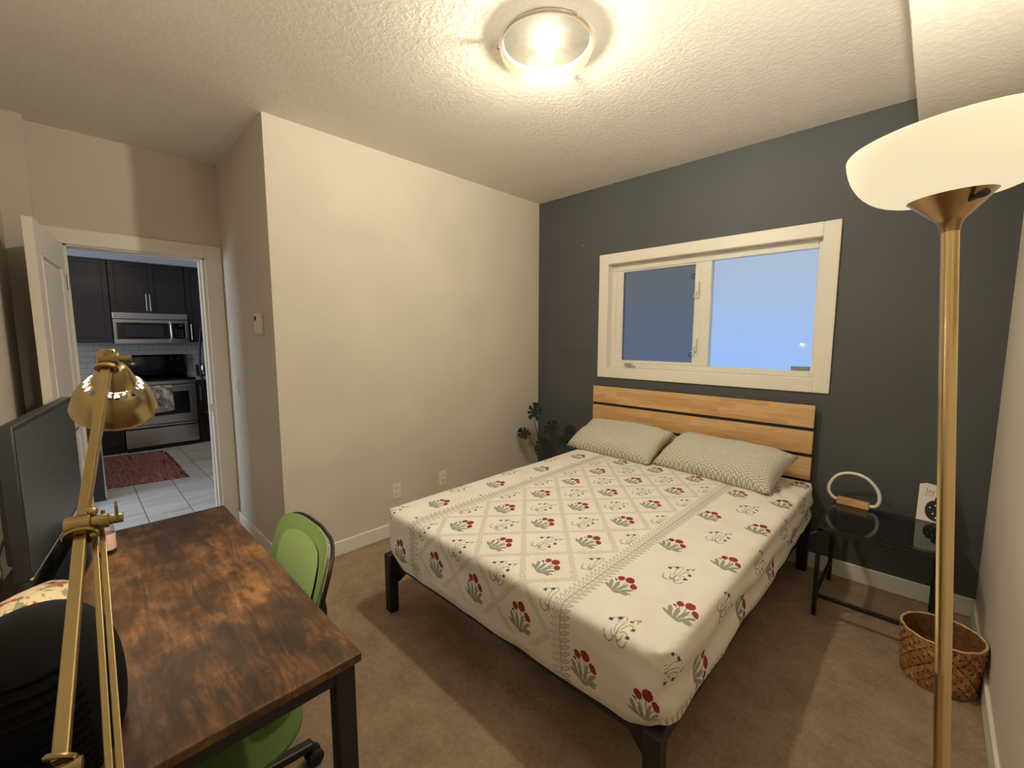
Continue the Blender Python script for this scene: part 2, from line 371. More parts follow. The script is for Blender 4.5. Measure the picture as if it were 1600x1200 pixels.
# ------------------------------------------------------------------ mesh helpers
def bm_new(): return bmesh.new()
def box(bm, x0, x1, y0, y1, z0, z1, bev=0.0, seg=2, mat=None):
    r = bmesh.ops.create_cube(bm, size=1); vs = r['verts']
    for v in vs:
        v.co = Vector(((x0+x1)/2+v.co.x*(x1-x0), (y0+y1)/2+v.co.y*(y1-y0), (z0+z1)/2+v.co.z*(z1-z0)))
    if bev > 0:
        es = list({e for v in vs for e in v.link_edges})
        rb = bmesh.ops.bevel(bm, geom=es, offset=min(bev, .49*min(x1-x0, y1-y0, z1-z0)), segments=seg, affect='EDGES', profile=.5)
        vs = list({v for v in rb['verts']} | {v for v in vs if v.is_valid})
    if mat is not None:
        for v in vs: v.co = mat @ v.co
    return vs
def bar(bm, p, q, wx, wy=None, bev=.0, upv=Vector((0, 0, 1))):
    p, q = Vector(p), Vector(q); wy = wy or wx; d = q-p; z = d.normalized()
    x = upv.cross(z)
    if x.length < 1e-4: x = Vector((1, 0, 0))
    x.normalize(); y = z.cross(x)
    m = Matrix((x, y, z)).transposed().to_4x4(); m.translation = (p+q)/2
    return box(bm, -wx/2, wx/2, -wy/2, wy/2, -d.length/2, d.length/2, bev, 2, m)
def lathe(bm, prof, seg=48, mat=None, cap0=False, cap1=False):
    rings = []
    for r, z in prof:
        if r < 1e-6:
            rings.append([bm.verts.new((0, 0, z))])
        else:
            rings.append([bm.verts.new((r*math.cos(2*PI*k/seg), r*math.sin(2*PI*k/seg), z)) for k in range(seg)])
    for a, b in zip(rings, rings[1:]):
        for k in range(seg):
            k2 = (k+1) % seg
            if len(a) == 1 and len(b) == 1: continue
            if len(a) == 1: f = (a[0], b[k2], b[k])
            elif len(b) == 1: f = (a[k], a[k2], b[0])
            else: f = (a[k], a[k2], b[k2], b[k])
            try: bm.faces.new(f)
            except ValueError: pass
    if cap0 and len(rings[0]) > 1: bm.faces.new(list(reversed(rings[0])))
    if cap1 and len(rings[-1]) > 1: bm.faces.new(rings[-1])
    vs = [v for r in rings for v in r]
    if mat is not None:
        for v in vs: v.co = mat @ v.co
    return vs
def axis(p, d):
    z = Vector(d).normalized(); q = z.to_track_quat('Z', 'Y'); m = q.to_matrix().to_4x4(); m.translation = Vector(p); return m
def cyl(bm, p, q, r, r2=None, seg=20, bev=0):
    p, q = Vector(p), Vector(q); L = (q-p).length; r2 = r if r2 is None else r2
    pr = [(0, 0), (r, 0), (r2, L), (0, L)]
    if bev: pr = [(0, 0), (r-bev, 0), (r, bev), (r2, L-bev), (r2-bev, L), (0, L)]
    return lathe(bm, pr, seg, axis(p, q-p))
def tube(bm, pts, r, seg=10, closed=False, radii=None):
    pts = [Vector(p) for p in pts]; n = len(pts); rings = []; prev = None
    for i, p in enumerate(pts):
        if closed: d = pts[(i+1) % n]-pts[i-1]
        else: d = pts[min(i+1, n-1)]-pts[max(i-1, 0)]
        d.normalize()
        if prev is None:
            x = d.orthogonal().normalized()
        else:
            x = (prev-d*prev.dot(d)); x = x.normalized() if x.length > 1e-6 else d.orthogonal().normalized()
        prev = x; y = d.cross(x); R = radii[i] if radii else r
        rings.append([bm.verts.new(p+(x*math.cos(2*PI*k/seg)+y*math.sin(2*PI*k/seg))*R) for k in range(seg)])
    pairs = list(zip(rings, rings[1:]))+([(rings[-1], rings[0])] if closed else [])
    for a, b in pairs:
        off = 0
        if closed and a is rings[-1]:
            off = min(range(seg), key=lambda o: sum((a[k].co-b[(k+o) % seg].co).length for k in range(seg)))
        for k in range(seg):
            bm.faces.new((a[k], a[(k+1) % seg], b[(k+1+off) % seg], b[(k+off) % seg]))
    if not closed:
        bm.faces.new(list(reversed(rings[0]))); bm.faces.new(rings[-1])
    return [v for r_ in rings for v in r_]
def spline(P, n=8, closed=False):
    P = [Vector(p) for p in P]; out = []; m = len(P)
    for i in range(m if closed else m-1):
        a = P[(i-1) % m] if closed or i > 0 else P[0]; b = P[i]; c = P[(i+1) % m]; d = P[(i+2) % m] if closed or i+2 < m else P[-1]
        for k in range(n):
            t = k/n
            out.append(.5*((2*b)+(c-a)*t+(2*a-5*b+4*c-d)*t*t+(3*b-a-3*c+d)*t**3))
    if not closed: out.append(P[-1])
    return out
def sphere(bm, c, r, sub=2, scale=(1, 1, 1)):
    vs = bmesh.ops.create_icosphere(bm, subdivisions=sub, radius=r)['verts']
    for v in vs: v.co = Vector((v.co.x*scale[0], v.co.y*scale[1], v.co.z*scale[2]))+Vector(c)
    return vs
def prism(bm, pts, h, mat=None):
    a = [bm.verts.new((x, y, 0)) for x, y in pts]; b = [bm.verts.new((x, y, h)) for x, y in pts]; n = len(pts)
    bm.faces.new(list(reversed(a))); bm.faces.new(b)
    for k in range(n): bm.faces.new((a[k], a[(k+1) % n], b[(k+1) % n], b[k]))
    if mat is not None:
        for v in a+b: v.co = mat @ v.co
    return a+b

def link(name, bm, m, parent=None, smooth=None, loc=None):
    """one mesh object; loc moves the origin (geometry given in world space)"""
    if loc is not None:
        bmesh.ops.translate(bm, verts=bm.verts, vec=-Vector(loc))
    bmesh.ops.recalc_face_normals(bm, faces=bm.faces)
    me = bpy.data.meshes.new(name); bm.to_mesh(me); bm.free()
    for mm in (m if isinstance(m, (list, tuple)) else [m]): me.materials.append(mm)
    if smooth is not None:
        for p in me.polygons: p.use_smooth = True
        if smooth < 179:
            me.set_sharp_from_angle(angle=math.radians(smooth))
    o = bpy.data.objects.new(name, me); COL.objects.link(o)
    if parent is not None: o.parent = parent
    elif loc is not None: o.location = loc
    return o
def tag(o, label, cat, group=None, kind=None):
    o['label'] = label; o['category'] = cat
    if group: o['group'] = group
    if kind: o['kind'] = kind
    return o
class Thing:
    """an Empty at the base that parents its parts; part geometry is given in world space"""
    def __init__(s, name, label, cat, loc, group=None, rotz=0):
        s.o = bpy.data.objects.new(name, None); COL.objects.link(s.o); s.o.location = loc; s.o.empty_display_size = .1
        s.loc = Vector(loc); tag(s.o, label, cat, group)
    def part(s, name, bm, m, smooth=None, parent=None, label=None):
        o = link(name, bm, m, parent or s.o, smooth, s.loc)
        if label: o['label'] = label
        return o
def struct(name, bm, m, smooth=None, loc=None):
    o = link(name, bm, m, None, smooth, loc); o['kind'] = 'structure'; return o
def kid(parent, name, bm, m, smooth=None):
    return link(name, bm, m, parent, smooth)

# ------------------------------------------------------------------ the room
H, R, A, B, C = 2.74, 3.06, 2.388, 1.097, 3.60
T = .12
def sbox(name, m, *boxes, bev=0):
    bm = bm_new()
    for b in boxes: box(bm, *b, bev)
    return struct(name, bm, m)
floor = sbox('floor', M_CARPET, (-B, R, -C, 0, -.06, 0))
ceiling = sbox('ceiling', M_CEIL, (-B-T, R+T, -C-T, T, H, H+.1))
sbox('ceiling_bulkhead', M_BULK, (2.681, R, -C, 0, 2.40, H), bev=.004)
W0, W1, WZ0, WZ1 = .775, 2.285, 1.215, 2.095     # window opening
sbox('wall_back', M_DARK, (0, W0, 0, T, 0, H), (W1, R+T, 0, T, 0, H), (W0, W1, 0, T, 0, WZ0), (W0, W1, 0, T, WZ1, H))
sbox('wall_left', M_WALL, (-B-T, 0, -A, -A+.02, 0, H), (-.02, 0, -A+.02, T, 0, H))
sbox('wall_right', M_WALL, (R, R+T, -C-T, T, 0, H))
DY0, DY1, DZ = -3.225, -2.496, 2.055              # doorway
sbox('wall_door', M_WALL, (-B-T, -B, DY1, -A+.02, 0, H), (-B-T, -B, -C-T, DY0, 0, H), (-B-T, -B, DY0, DY1, DZ, H))
sbox('wall_front', M_WALL, (-B-T, R+T, -C-T, -C, 0, H), (-B, .40, -C, -3.45, 0, H), (-B, -1.0, -3.45, -3.33, 0, H))
# baseboards
BBH, BBT = .102, .013
def baseboard(name, *boxes):
    bm = bm_new()
    for b in boxes: box(bm, *b, .004, 1)
    return struct(name, bm, M_TRIM)
baseboard('baseboard_back', (0, R, -BBT, 0, 0, BBH))
baseboard('baseboard_left', (0, BBT, -A-BBT, -BBT, 0, BBH), (-B+.018, 0, -A-BBT, -A, 0, BBH))
baseboard('baseboard_right', (R-BBT, R, -C, -BBT, 0, BBH))
baseboard('baseboard_front', (-.15, R-BBT, -C, -C+BBT, 0, BBH))
# door casing, jamb, strike plate
bm = bm_new()
box(bm, -B, -B+.018, DY1, -A-.002, 0, DZ+.095, .003, 1)
box(bm, -B, -B+.018, DY0-.09, DY1, DZ, DZ+.095, .003, 1)
box(bm, -B, -B+.018, DY0-.09, DY0, 0, DZ, .003, 1)
casing = struct('trim_1', bm, M_TRIM)
bm = bm_new()
box(bm, -B-T-.02, -B+.002, DY1-.018, DY1, 0, DZ); box(bm, -B-T-.02, -B+.002, DY0, DY0+.018, 0, DZ); box(bm, -B-T-.02, -B+.002, DY0, DY1, DZ-.008, DZ)
box(bm, -B-.085, -B-.045, DY1-.03, DY1-.018, 0, DZ-.018); box(bm, -B-.085, -B-.045, DY0+.018, DY1-.018, DZ-.014, DZ-.008)
kid(casing, 'jamb', bm, M_TRIM)
bm = bm_new(); box(bm, -B-.036, -B-.006, DY1-.0195, DY1-.0175, .915, .972, .002, 1); kid(casing, 'strike_plate', bm, M_STEEL)
# door leaf, opened against the wall: two raised panels
hinge = Vector((-B+.03, -3.222, 0)); tip = Vector((-.28, -3.318, 0)); dd = (tip-hinge); LW = dd.length
DM = Matrix.Translation(hinge) @ Matrix.Rotation(math.atan2(dd.y, dd.x), 4, 'Z')
bm = bm_new()
th = .036
for b in [(0, LW, -th, 0, .01, .25), (0, LW, -th, 0, .92, 1.06), (0, LW, -th, 0, 1.90, 2.045), (0, .12, -th, 0, .25, .92), (LW-.12, LW, -th, 0, .25, .92),
          (0, .12, -th, 0, 1.06, 1.90), (LW-.12, LW, -th, 0, 1.06, 1.90)]:
    box(bm, *b, mat=DM)
leaf = struct('door_1', bm, M_DOOR)
for z0, z1 in ((.25, .92), (1.06, 1.90)):
    bm = bm_new(); box(bm, .115, LW-.115, -.029, -.009, z0-.005, z1+.005, 0, mat=DM)
    box(bm, .15, LW-.15, -.033, -.003, z0+.035, z1-.035, .006, 2, DM)
    kid(leaf, 'panel', bm, M_DOOR)
    bm = bm_new()
    for b in [(.118, .134, -.03, .004, z0, z1), (LW-.134, LW-.118, -.03, .004, z0, z1), (.118, LW-.118, -.03, .004, z1-.016, z1), (.118, LW-.118, -.03, .004, z0, z0+.016)]:
        box(bm, *b, .004, 2, DM)
    kid(leaf, 'moulding', bm, M_DOOR)
bm = bm_new()
cyl(bm, DM @ Vector((LW-.07, 0, 1.0)), DM @ Vector((LW-.07, .012, 1.0)), .028)
cyl(bm, DM @ Vector((LW-.07, .012, 1.0)), DM @ Vector((LW-.07, .05, 1.0)), .009)
bar(bm, DM @ Vector((LW-.07, .05, 1.0)), DM @ Vector((LW-.18, .05, 1.0)), .014, .014, .004)
kid(leaf, 'door_handle', bm, M_STEEL, 40)
for z in (.25, 1.02, 1.82):
    bm = bm_new(); cyl(bm, hinge+Vector((-.006, .006, z-.045)), hinge+Vector((-.006, .006, z+.045)), .007, seg=12); kid(leaf, 'hinge', bm, M_STEEL, 40)

# ------------------------------------------------------------------ window
bm = bm_new()
for b in [(.697, .785, -.016, 0, 1.134, 2.172), (2.273, 2.360, -.016, 0, 1.134, 2.172), (.785, 2.273, -.016, 0, 2.087, 2.172), (.785, 2.273, -.016, 0, 1.134, 1.222)]:
    box(bm, *b, .003, 1)
win = struct('window_1', bm, M_TRIM)
bm = bm_new()
for b in [(.765, .785, -.004, .10, 1.205, 2.105), (2.273, 2.293, -.004, .10, 1.205, 2.105), (.785, 2.273, -.004, .10, 2.087, 2.105), (.785, 2.273, -.004, .10, 1.205, 1.222)]: box(bm, *b)
kid(win, 'reveal', bm, M_TRIM)
bm = bm_new()
for b in [(.785, .825, .05, .10, 1.222, 2.087), (2.245, 2.273, .05, .10, 1.222, 2.087), (.825, 2.245, .05, .10, 2.03, 2.087), (.825, 2.245, .05, .10, 1.222, 1.262), (1.535, 1.61, .045, .10, 1.262, 2.03)]:
    box(bm, *b, .004, 1)
kid(win, 'window_frame', bm, M_PLASTIC)
bm = bm_new()
for b in [(.825, .89, .056, .095, 1.262, 2.03), (1.487, 1.535, .056, .095, 1.262, 2.03), (.89, 1.487, .056, .095, 2.018, 2.03), (.89, 1.487, .056, .095, 1.262, 1.286)]: box(bm, *b, .003, 1)
sash = kid(win, 'casement_sash', bm, M_PLASTIC)
bm = bm_new(); box(bm, .885, 1.492, .074, .080, 1.28, 2.022); kid(win, 'pane', bm, M_PANE)
bm = bm_new(); box(bm, 1.605, 2.25, .074, .080, 1.258, 2.034); kid(win, 'pane', bm, M_PANE)
bm = bm_new(); box(bm, .885, 1.492, .064, .0645, 1.28, 2.022); kid(win, 'insect_screen', bm, M_SCREEN)
for z in (1.345, 1.93):
    bm = bm_new(); tube(bm, [(1.487, .060, z+.014), (1.472, .058, z+.016), (1.464, .058, z), (1.472, .058, z-.016), (1.487, .060, z-.014)], .0035, 8); kid(win, 'screen_clip', bm, M_BLACKPL, 60)
for z, dz in ((1.42, .05), (1.83, .06)):
    bm = bm_new(); box(bm, 1.506, 1.524, .036, .056, z-dz, z+dz, .004, 2); bar(bm, (1.515, .034, z-.01), (1.500, .018, z-.055), .010, .010, .003); kid(win, 'sash_lock', bm, M_PLASTIC, 40)
bm = bm_new(); box(bm, .93, 1.00, .03, .056, 1.238, 1.262, .005, 2); bar(bm, (.965, .03, 1.25), (1.035, .012, 1.236), .012, .010, .003); sphere(bm, (1.04, .010, 1.236), .009, 2)
kid(win, 'crank_handle', bm, M_CHROME, 40)
bm = bm_new(); box(bm, 2.135, 2.24, .066, .074, 1.262, 1.290, .002, 1); kid(win, 'foam_spacer', bm, plain('grey_spacer', (130, 138, 148), .6))

# ------------------------------------------------------------------ wall fittings
def outlet(y, label):
    t = Thing('wall_outlet', label, 'outlet', (0, y, .335), 'outlets on the left wall')
    bm = bm_new(); box(bm, 0, .006, y-.036, y+.036, .277, .393, .004, 2); pl = t.part('cover_plate', bm, M_PLASTIC)
    for z in (.314, .356):
        bm = bm_new(); box(bm, .004, .0085, y-.017, y+.017, z-.016, z+.016, .006, 2); rc = t.part('receptacle', bm, M_PLASTIC)
        bm = bm_new()
        bar(bm, (.0085, y-.008, z+.008), (.0088, y-.008, z+.008), .009, .002); box(bm, .008, .009, y-.009, y-.0065, z-.002, z+.009); box(bm, .008, .009, y+.0065, y+.009, z-.002, z+.009); box(bm, .008, .009, y-.002, y+.002, z-.011, z-.006)
        t.part('socket_slot', bm, M_SLOT, parent=rc)
outlet(-1.612, 'white wall outlet just above the near left corner of the bed')
outlet(-1.188, 'white wall outlet partly hidden behind the left edge of the mattress')
t = Thing('thermostat', 'small white thermostat on the grey return wall beside the doorway', 'thermostat', (-.245, -A, 1.563))
bm = bm_new(); box(bm, -.298, -.192, -A-.024, -A, 1.498, 1.628, .006, 2); t.part('body', bm, M_PLASTIC)
bm = bm_new(); box(bm, -.286, -.25, -A-.0255, -A-.022, 1.585, 1.612, .001, 1); t.part('display', bm, M_SLOT)
t = Thing('light_switch', 'pale wall light switch low on the return wall beside the door casing', 'switch', (-.90, -A, 1.125))
bm = bm_new(); box(bm, -.945, -.858, -A-.006, -A, 1.065, 1.185, .004, 2); t.part('cover_plate', bm, M_PLASTIC)
bm = bm_new(); box(bm, -.918, -.885, -A-.011, -A-.004, 1.092, 1.158, .003, 2); t.part('rocker', bm, M_PLASTIC)
t = bm_new(); cyl(t, (.519, 0, 2.281), (.519, -.012, 2.279), .0025, seg=8); cyl(t, (.519, -.012, 2.279), (.519, -.0135, 2.279), .005, seg=10)
tag(link('nail', t, M_STEEL, loc=(.519, 0, 2.281)), 'tiny nail left in the slate wall to the left of the window', 'nail')

# ------------------------------------------------------------------ ceiling light
LX, LY = 1.522, -1.722
t = Thing('ceiling_light', 'round swirled glass dome light with metal clips on the ceiling', 'light', (LX, LY, H))
mt = Matrix.Translation((LX, LY, 0))
bm = bm_new(); lathe(bm, [(0, H-.001), (.170, H-.001), (.188, H-.006), (.189, H-.024), (.186, H-.025), (.183, H-.008), (0, H-.007)], 40, mt); t.part('ceiling_pan', bm, plain('tan_pan', (104, 94, 74), .6), 40)  # edge lip shaped to keep bulb light off the ceiling nearby
bm = bm_new(); lathe(bm, [(0, H-.0075), (.182, H-.0085), (.182, H-.0105), (0, H-.0105)], 40, mt); t.part('glare_plate', bm, plain('glare_black', (10, 9, 7), .9, **{'Specular IOR Level': .05}), 40)  # black plate added to hold down glare seen through the dome
prof = [(.203*math.sin(a), 2.716-.112*(1-abs(math.cos(a))) - .0) for a in [0]]
prof = []
for k in range(15):
    a = k/14*PI/2*.98
    prof.append((.197*math.sin(PI/2-a) if k < 14 else 0, 2.713-.113*math.sin(a)**.9))
bm = bm_new(); lathe(bm, [(.207, 2.722), (.205, 2.716)]+prof, 64, mt); t.part('glass_dome', bm, M_DOME, 60)
bm = bm_new(); lathe(bm, [(.207, 2.722), (.2085, 2.719), (.207, 2.716), (.2055, 2.719), (.207, 2.722)], 64, mt); t.part('dome_rim', bm, M_DOME, 60)
for a in (math.radians(222), math.radians(342), math.radians(102)):
    d = Vector((math.cos(a), math.sin(a), 0)); p = Vector((LX, LY, 2.722))+d*.205
    bm = bm_new(); mm = Matrix.Translation(p) @ Matrix.Rotation(a, 4, 'Z')
    box(bm, -.005, .007, -.009, .009, -.014, .0, .002, 1, mm)
    t.part('clip', bm, M_CHROME)
bm = bm_new(); cyl(bm, (LX, LY, H-.005), (LX, LY, H-.018), .018, seg=16); t.part('socket', bm, M_PLASTIC, 40)
bm = bm_new(); sphere(bm, (LX, LY, 2.688), .024, 3, (1.6, 1.6, 1.35)); t.part('bulb', bm, m_bulb('ceiling_bulb_glow', CEILING_BULB), 180)

# ------------------------------------------------------------------ bed
bx0, bx1, by0, by1 = .765, 2.325, -2.145, -.045
bed = Thing('bed', 'black metal bed frame with three plank wooden headboard against the slate wall', 'bed', (1.545, -1.1, 0))
for z0, z1 in ((.918, 1.058), (.752, .895), (.586, .729)):
    bm = bm_new(); box(bm, .69, 2.305, -.062, -.04, z0, z1, .002, 1); bed.part('headboard_plank', bm, M_STAVE)
bm = bm_new()
for x in (.80, 1.545, 2.21): box(bm, x-.03, x+.03, -.04, -.015, .1, 1.05)
box(bm, .69, 2.305, -.046, -.030, .60, 1.04)
bed.part('headboard_bracket', bm, M_BLACKMETAL)
for x, y in ((bx0, by0), (bx1-.055, by0), (bx0, by1-.05), (bx1-.055, by1-.05)):
    bm = bm_new(); box(bm, x, x+.055, y, y+.05, 0, .325, .004, 1); bed.part('leg', bm, M_BLACKMETAL)
for b in [(bx0+.01, bx1-.01, by0+.035, by0+.075, .255, .315), (bx0+.01, bx1-.01, by1-.045, by1-.005, .245, .315), (bx0+.020, bx0+.060, by0+.04, by1-.04, .245, .315), (bx1-.060, bx1-.020, by0+.04, by1-.04, .245, .315), (1.52, 1.57, by0+.04, by1-.04, .245, .295)]:
    bm = bm_new(); box(bm, *b, .003, 1); bed.part('rail', bm, M_BLACKMETAL)
for sx_, x in ((1, bx0+.05), (-1, bx1-.05)):
    bm = bm_new(); prism(bm, [(0, 0), (sx_*.10, .0), (0, -.10)], .012, Matrix.Translation((x, by0+.062, .26)) @ Matrix.Rotation(PI/2, 4, 'X')); bed.part('gusset', bm, M_BLACKMETAL)
for k in range(9):
    y = -1.95+k*.22; bm = bm_new(); box(bm, bx0+.03, bx1-.03, y-.03, y+.03, .296, .312); bed.part('slat', bm, M_BLACKMETAL)

def sm(a, b, x):
    t_ = max(0, min(1, (x-a)/(b-a))); return t_*t_*(3-2*t_)
def build_sheet():
    x0, x1, y0, y1, z0, z1 = .782, 2.338, -2.146, -.070, .288, .582
    r = .034; bm = bm_new(); uvl = bm.loops.layers.uv.new('unfolded')
    st = .02
    def grid(fn, nu, nv):
        vs = [[bm.verts.new(fn(i/nu, j/nv)[0]) for j in range(nv+1)] for i in range(nu+1)]
        for i in range(nu):
            for j in range(nv):
                f = bm.faces.new((vs[i][j], vs[i+1][j], vs[i+1][j+1], vs[i][j+1]))
                for lp, (a, b) in zip(f.loops, ((i, j), (i+1, j), (i+1, j+1), (i, j+1))):
                    lp[uvl].uv = fn(a/nu, b/nv)[1]
    X = lambda s: x0+(x1-x0)*s; Y = lambda s: y0+(y1-y0)*s; Z = lambda s: z1-(z1-z0)*s
    nx, ny, nz = int((x1-x0)/st), int((y1-y0)/st), int((z1-z0)/st)+4
    grid(lambda a, b: ((X(a), Y(b), z1), (X(a), Y(b))), nx, ny)
    grid(lambda a, b: ((X(a), y0, Z(b)), (X(a), y0-(z1-Z(b)))), nx, nz)
    grid(lambda a, b: ((X(a), y1, Z(b)), (X(a), y1+(z1-Z(b)))), nx, nz)
    grid(lambda a, b: ((x1, Y(a), Z(b)), (x1+(z1-Z(b)), Y(a))), ny, nz)
    grid(lambda a, b: ((x0, Y(a), Z(b)), (x0-(z1-Z(b)), Y(a))), ny, nz)
    bmesh.ops.remove_doubles(bm, verts=bm.verts, dist=1e-5)
    lo = Vector((x0+r, y0+r, z0+.03)); hi = Vector((x1-r, y1-r, z1-r))
    for v in bm.verts:
        p = v.co.copy(); q = Vector([max(lo[k], min(hi[k], p[k])) for k in range(3)])
        # plan corners rounder than the top edge
        rc = .075; qx = max(x0+rc, min(x1-rc, p.x)); qy = max(y0+rc, min(y1-rc, p.y))
        cx, cy = p.x-qx, p.y-qy
        if abs(cx) > 1e-6 and abs(cy) > 1e-6:
            L = math.hypot(cx, cy); m_ = max(abs(cx), abs(cy)); k = m_/L if L > 0 else 1
            p.x = qx+cx*k; p.y = qy+cy*k
        # top edge radius
        ins = max(0, max(abs(p.x-(x0+x1)/2)-((x1-x0)/2-r), abs(p.y-(y0+y1)/2)-((y1-y0)/2-r)))
        dz = max(0, p.z-(z1-r))
        if ins > 0 and dz > 0:
            L = math.hypot(ins, dz); k = max(ins, dz)/L
            ni, nd = ins*k, dz*k
            c = Vector(((x0+x1)/2, (y0+y1)/2, 0)); sc_x = (abs(p.x-c.x)-(ins-ni)) if abs(p.x-c.x) > (x1-x0)/2-r else abs(p.x-c.x)
            sc_y = (abs(p.y-c.y)-(ins-ni)) if abs(p.y-c.y) > (y1-y0)/2-r else abs(p.y-c.y)
            p.x = c.x+math.copysign(sc_x, p.x-c.x); p.y = c.y+math.copysign(sc_y, p.y-c.y); p.z = z1-r+nd
        low = sm(z0+.10, z0, v.co.z)
        side = max(0, 1-(z1-v.co.z)/.03) if False else (1 if v.co.z < z1-.01 else 0)
        # bottom hem is drawn in underneath and lifts at the corners
        cd = min(math.hypot(v.co.x-a, v.co.y-b) for a in (x0, x1) for b in (y0, y1))
        lift = sm(.16, 0, cd)*.055
        headlift = sm(-.95, -.2, v.co.y)*sm(x1-.02, x1, v.co.x)*.09
        p.z += low*(lift+headlift)+low*.006*noise.noise(Vector((v.co.x*9, v.co.y*9, 0)))
        cc = Vector(((x0+x1)/2, (y0+y1)/2))
        dirv = Vector((p.x-cc.x if abs(v.co.x-cc.x) > (x1-x0)/2-.02 else 0, p.y-cc.y if abs(v.co.y-cc.y) > (y1-y0)/2-.02 else 0, 0))
        if dirv.length > 0:
            dirv.normalize(); p -= dirv*low**2*.022
            wr = .010*noise.noise(Vector((v.co.x*5, v.co.y*5, v.co.z*9)))*sm(z1-.02, z1-.1, v.co.z)
            if v.co.x > x1-.02:      # long slack folds along the right side
                wr += .009*math.sin((v.co.z-z0)*48+2.6*noise.noise(Vector((0, v.co.y*2.2, 3)))+v.co.y*1.5)*sm(z1, z1-.08, v.co.z)
            if v.co.y < y0+.02:
                wr += .006*math.sin((v.co.z-z0)*60+3*noise.noise(Vector((v.co.x*2.5, 1, 0))))*sm(z0+.13, z0+.03, v.co.z)
            p += dirv*wr
        # gathered creases at the near right corner, soft puckers by the right pillow
        k = sm(.26, .02, math.hypot(v.co.x-x1, v.co.y-y0))
        ang = math.atan2(v.co.y-y0-.25, v.co.x-x1+.25)
        p.z += k*.006*math.sin(ang*34+6*noise.noise(v.co*6))*(1 if v.co.z > z1-.1 else .3)
        k = sm(.35, .05, math.hypot(v.co.x-2.25, v.co.y+.45))
        p.z += k*.006*math.sin(v.co.x*46+v.co.y*38)
        p.z += .003*noise.noise(Vector((v.co.x*3, v.co.y*3, 5)))
        v.co = p
    return bm
o = link('fitted_sheet', build_sheet(), M_SHEET, smooth=180)
tag(o, 'off white fitted sheet printed with red poppies stretched over the mattress', 'sheet')
bm = bm_new(); box(bm, .80, 2.32, -2.12, -.09, .315, .552, .05, 3)
tag(link('mattress', bm, plain('white_ticking', (214, 208, 196), .9), smooth=60), 'thick mattress hidden under the poppy print sheet on the bed', 'mattress')

def build_pillow(cx, cy, cz, hx, hy, th_, rotz, tilt, seed, roll=0):
    bm = bm_new(); uvl = bm.loops.layers.uv.new('unfolded'); n, m = 54, 34
    Mx = Matrix.Translation((cx, cy, cz)) @ Matrix.Rotation(rotz, 4, 'Z') @ Matrix.Rotation(tilt, 4, 'X') @ Matrix.Rotation(roll, 4, 'Y')
    def pos(i, j, s):
        a = -1+2*i/n; b = -1+2*j/m
        prof = max(0, (1-abs(a)**5))*max(0, (1-abs(b)**3.2)); h = th_*prof**.46
        pin = 1-.05*(1-abs(b)**2)*0 - .045*(1-a*a)*abs(b)**3; pinx = 1-.05*(1-b*b)*abs(a)**3
        x = a*hx*pinx; y = b*hy*pin
        wv = .018*noise.noise(Vector((a*2.2+seed, b*2.0, seed*.7)))+.008*noise.noise(Vector((a*6+seed, b*5, 3)))
        z = s*h*(1 if s > 0 else .6)+wv*prof**.3*(1 if s > 0 else .3)
        return Mx @ Vector((x, y, z)), (x+seed, y)
    for s in (1, -1):
        g = [[bm.verts.new(pos(i, j, s)[0]) for j in range(m+1)] for i in range(n+1)]
        for i in range(n):
            for j in range(m):
                q = ((i, j), (i+1, j), (i+1, j+1), (i, j+1))
                f = bm.faces.new([g[a][b] for a, b in q])
                for lp, (a, b) in zip(f.loops, q): lp[uvl].uv = pos(a, b, s)[1]
    bmesh.ops.remove_doubles(bm, verts=bm.verts, dist=1e-4)
    return bm
o = link('pillow', build_pillow(1.075, -.275, .672, .375, .20, .098, -.06, .40, 1.3), M_PILLOW, smooth=180, loc=(1.075, -.285, .60))
tag(o, 'beige herringbone pillow on the left side of the bed, nearer the plant', 'pillow', 'pillows on the bed')
o = link('pillow', build_pillow(1.845, -.295, .670, .390, .20, .100, -.16, .38, 4.1), M_PILLOW, smooth=180, loc=(1.845, -.30, .60))
tag(o, 'beige herringbone pillow on the right side of the bed, nearer the glass table', 'pillow', 'pillows on the bed')

# ------------------------------------------------------------------ desk
DX0, DX1, DYB, DYF, DZT = .625, 1.90, -3.42, -2.823, .75
desk = Thing('desk', 'rustic brown wood top desk with black square metal legs', 'desk', (1.26, -3.12, 0))
bm = bm_new(); box(bm, DX0, DX1, DYB, DYF, DZT-.022, DZT, .003, 2); desk.part('desktop', bm, M_DESK)
for x in (DX0+.015, DX1-.06):
    for y in (DYB+.01, DYF-.055):
        bm = bm_new(); box(bm, x, x+.045, y, y+.045, 0, DZT-.022, .003, 1); desk.part('leg', bm, M_BLACKMETAL)
    bm = bm_new(); box(bm, x+.003, x+.042, DYB+.055, DYF-.055, DZT-.062, DZT-.022, .002, 1); desk.part('crossbar', bm, M_BLACKMETAL)
bm = bm_new(); box(bm, DX0+.06, DX1-.06, DYB+.02, DYB+.05, DZT-.062, DZT-.022); box(bm, DX0+.06, DX1-.06, DYB+.02, DYB+.05, .2, .24); desk.part('back_rail', bm, M_BLACKMETAL)

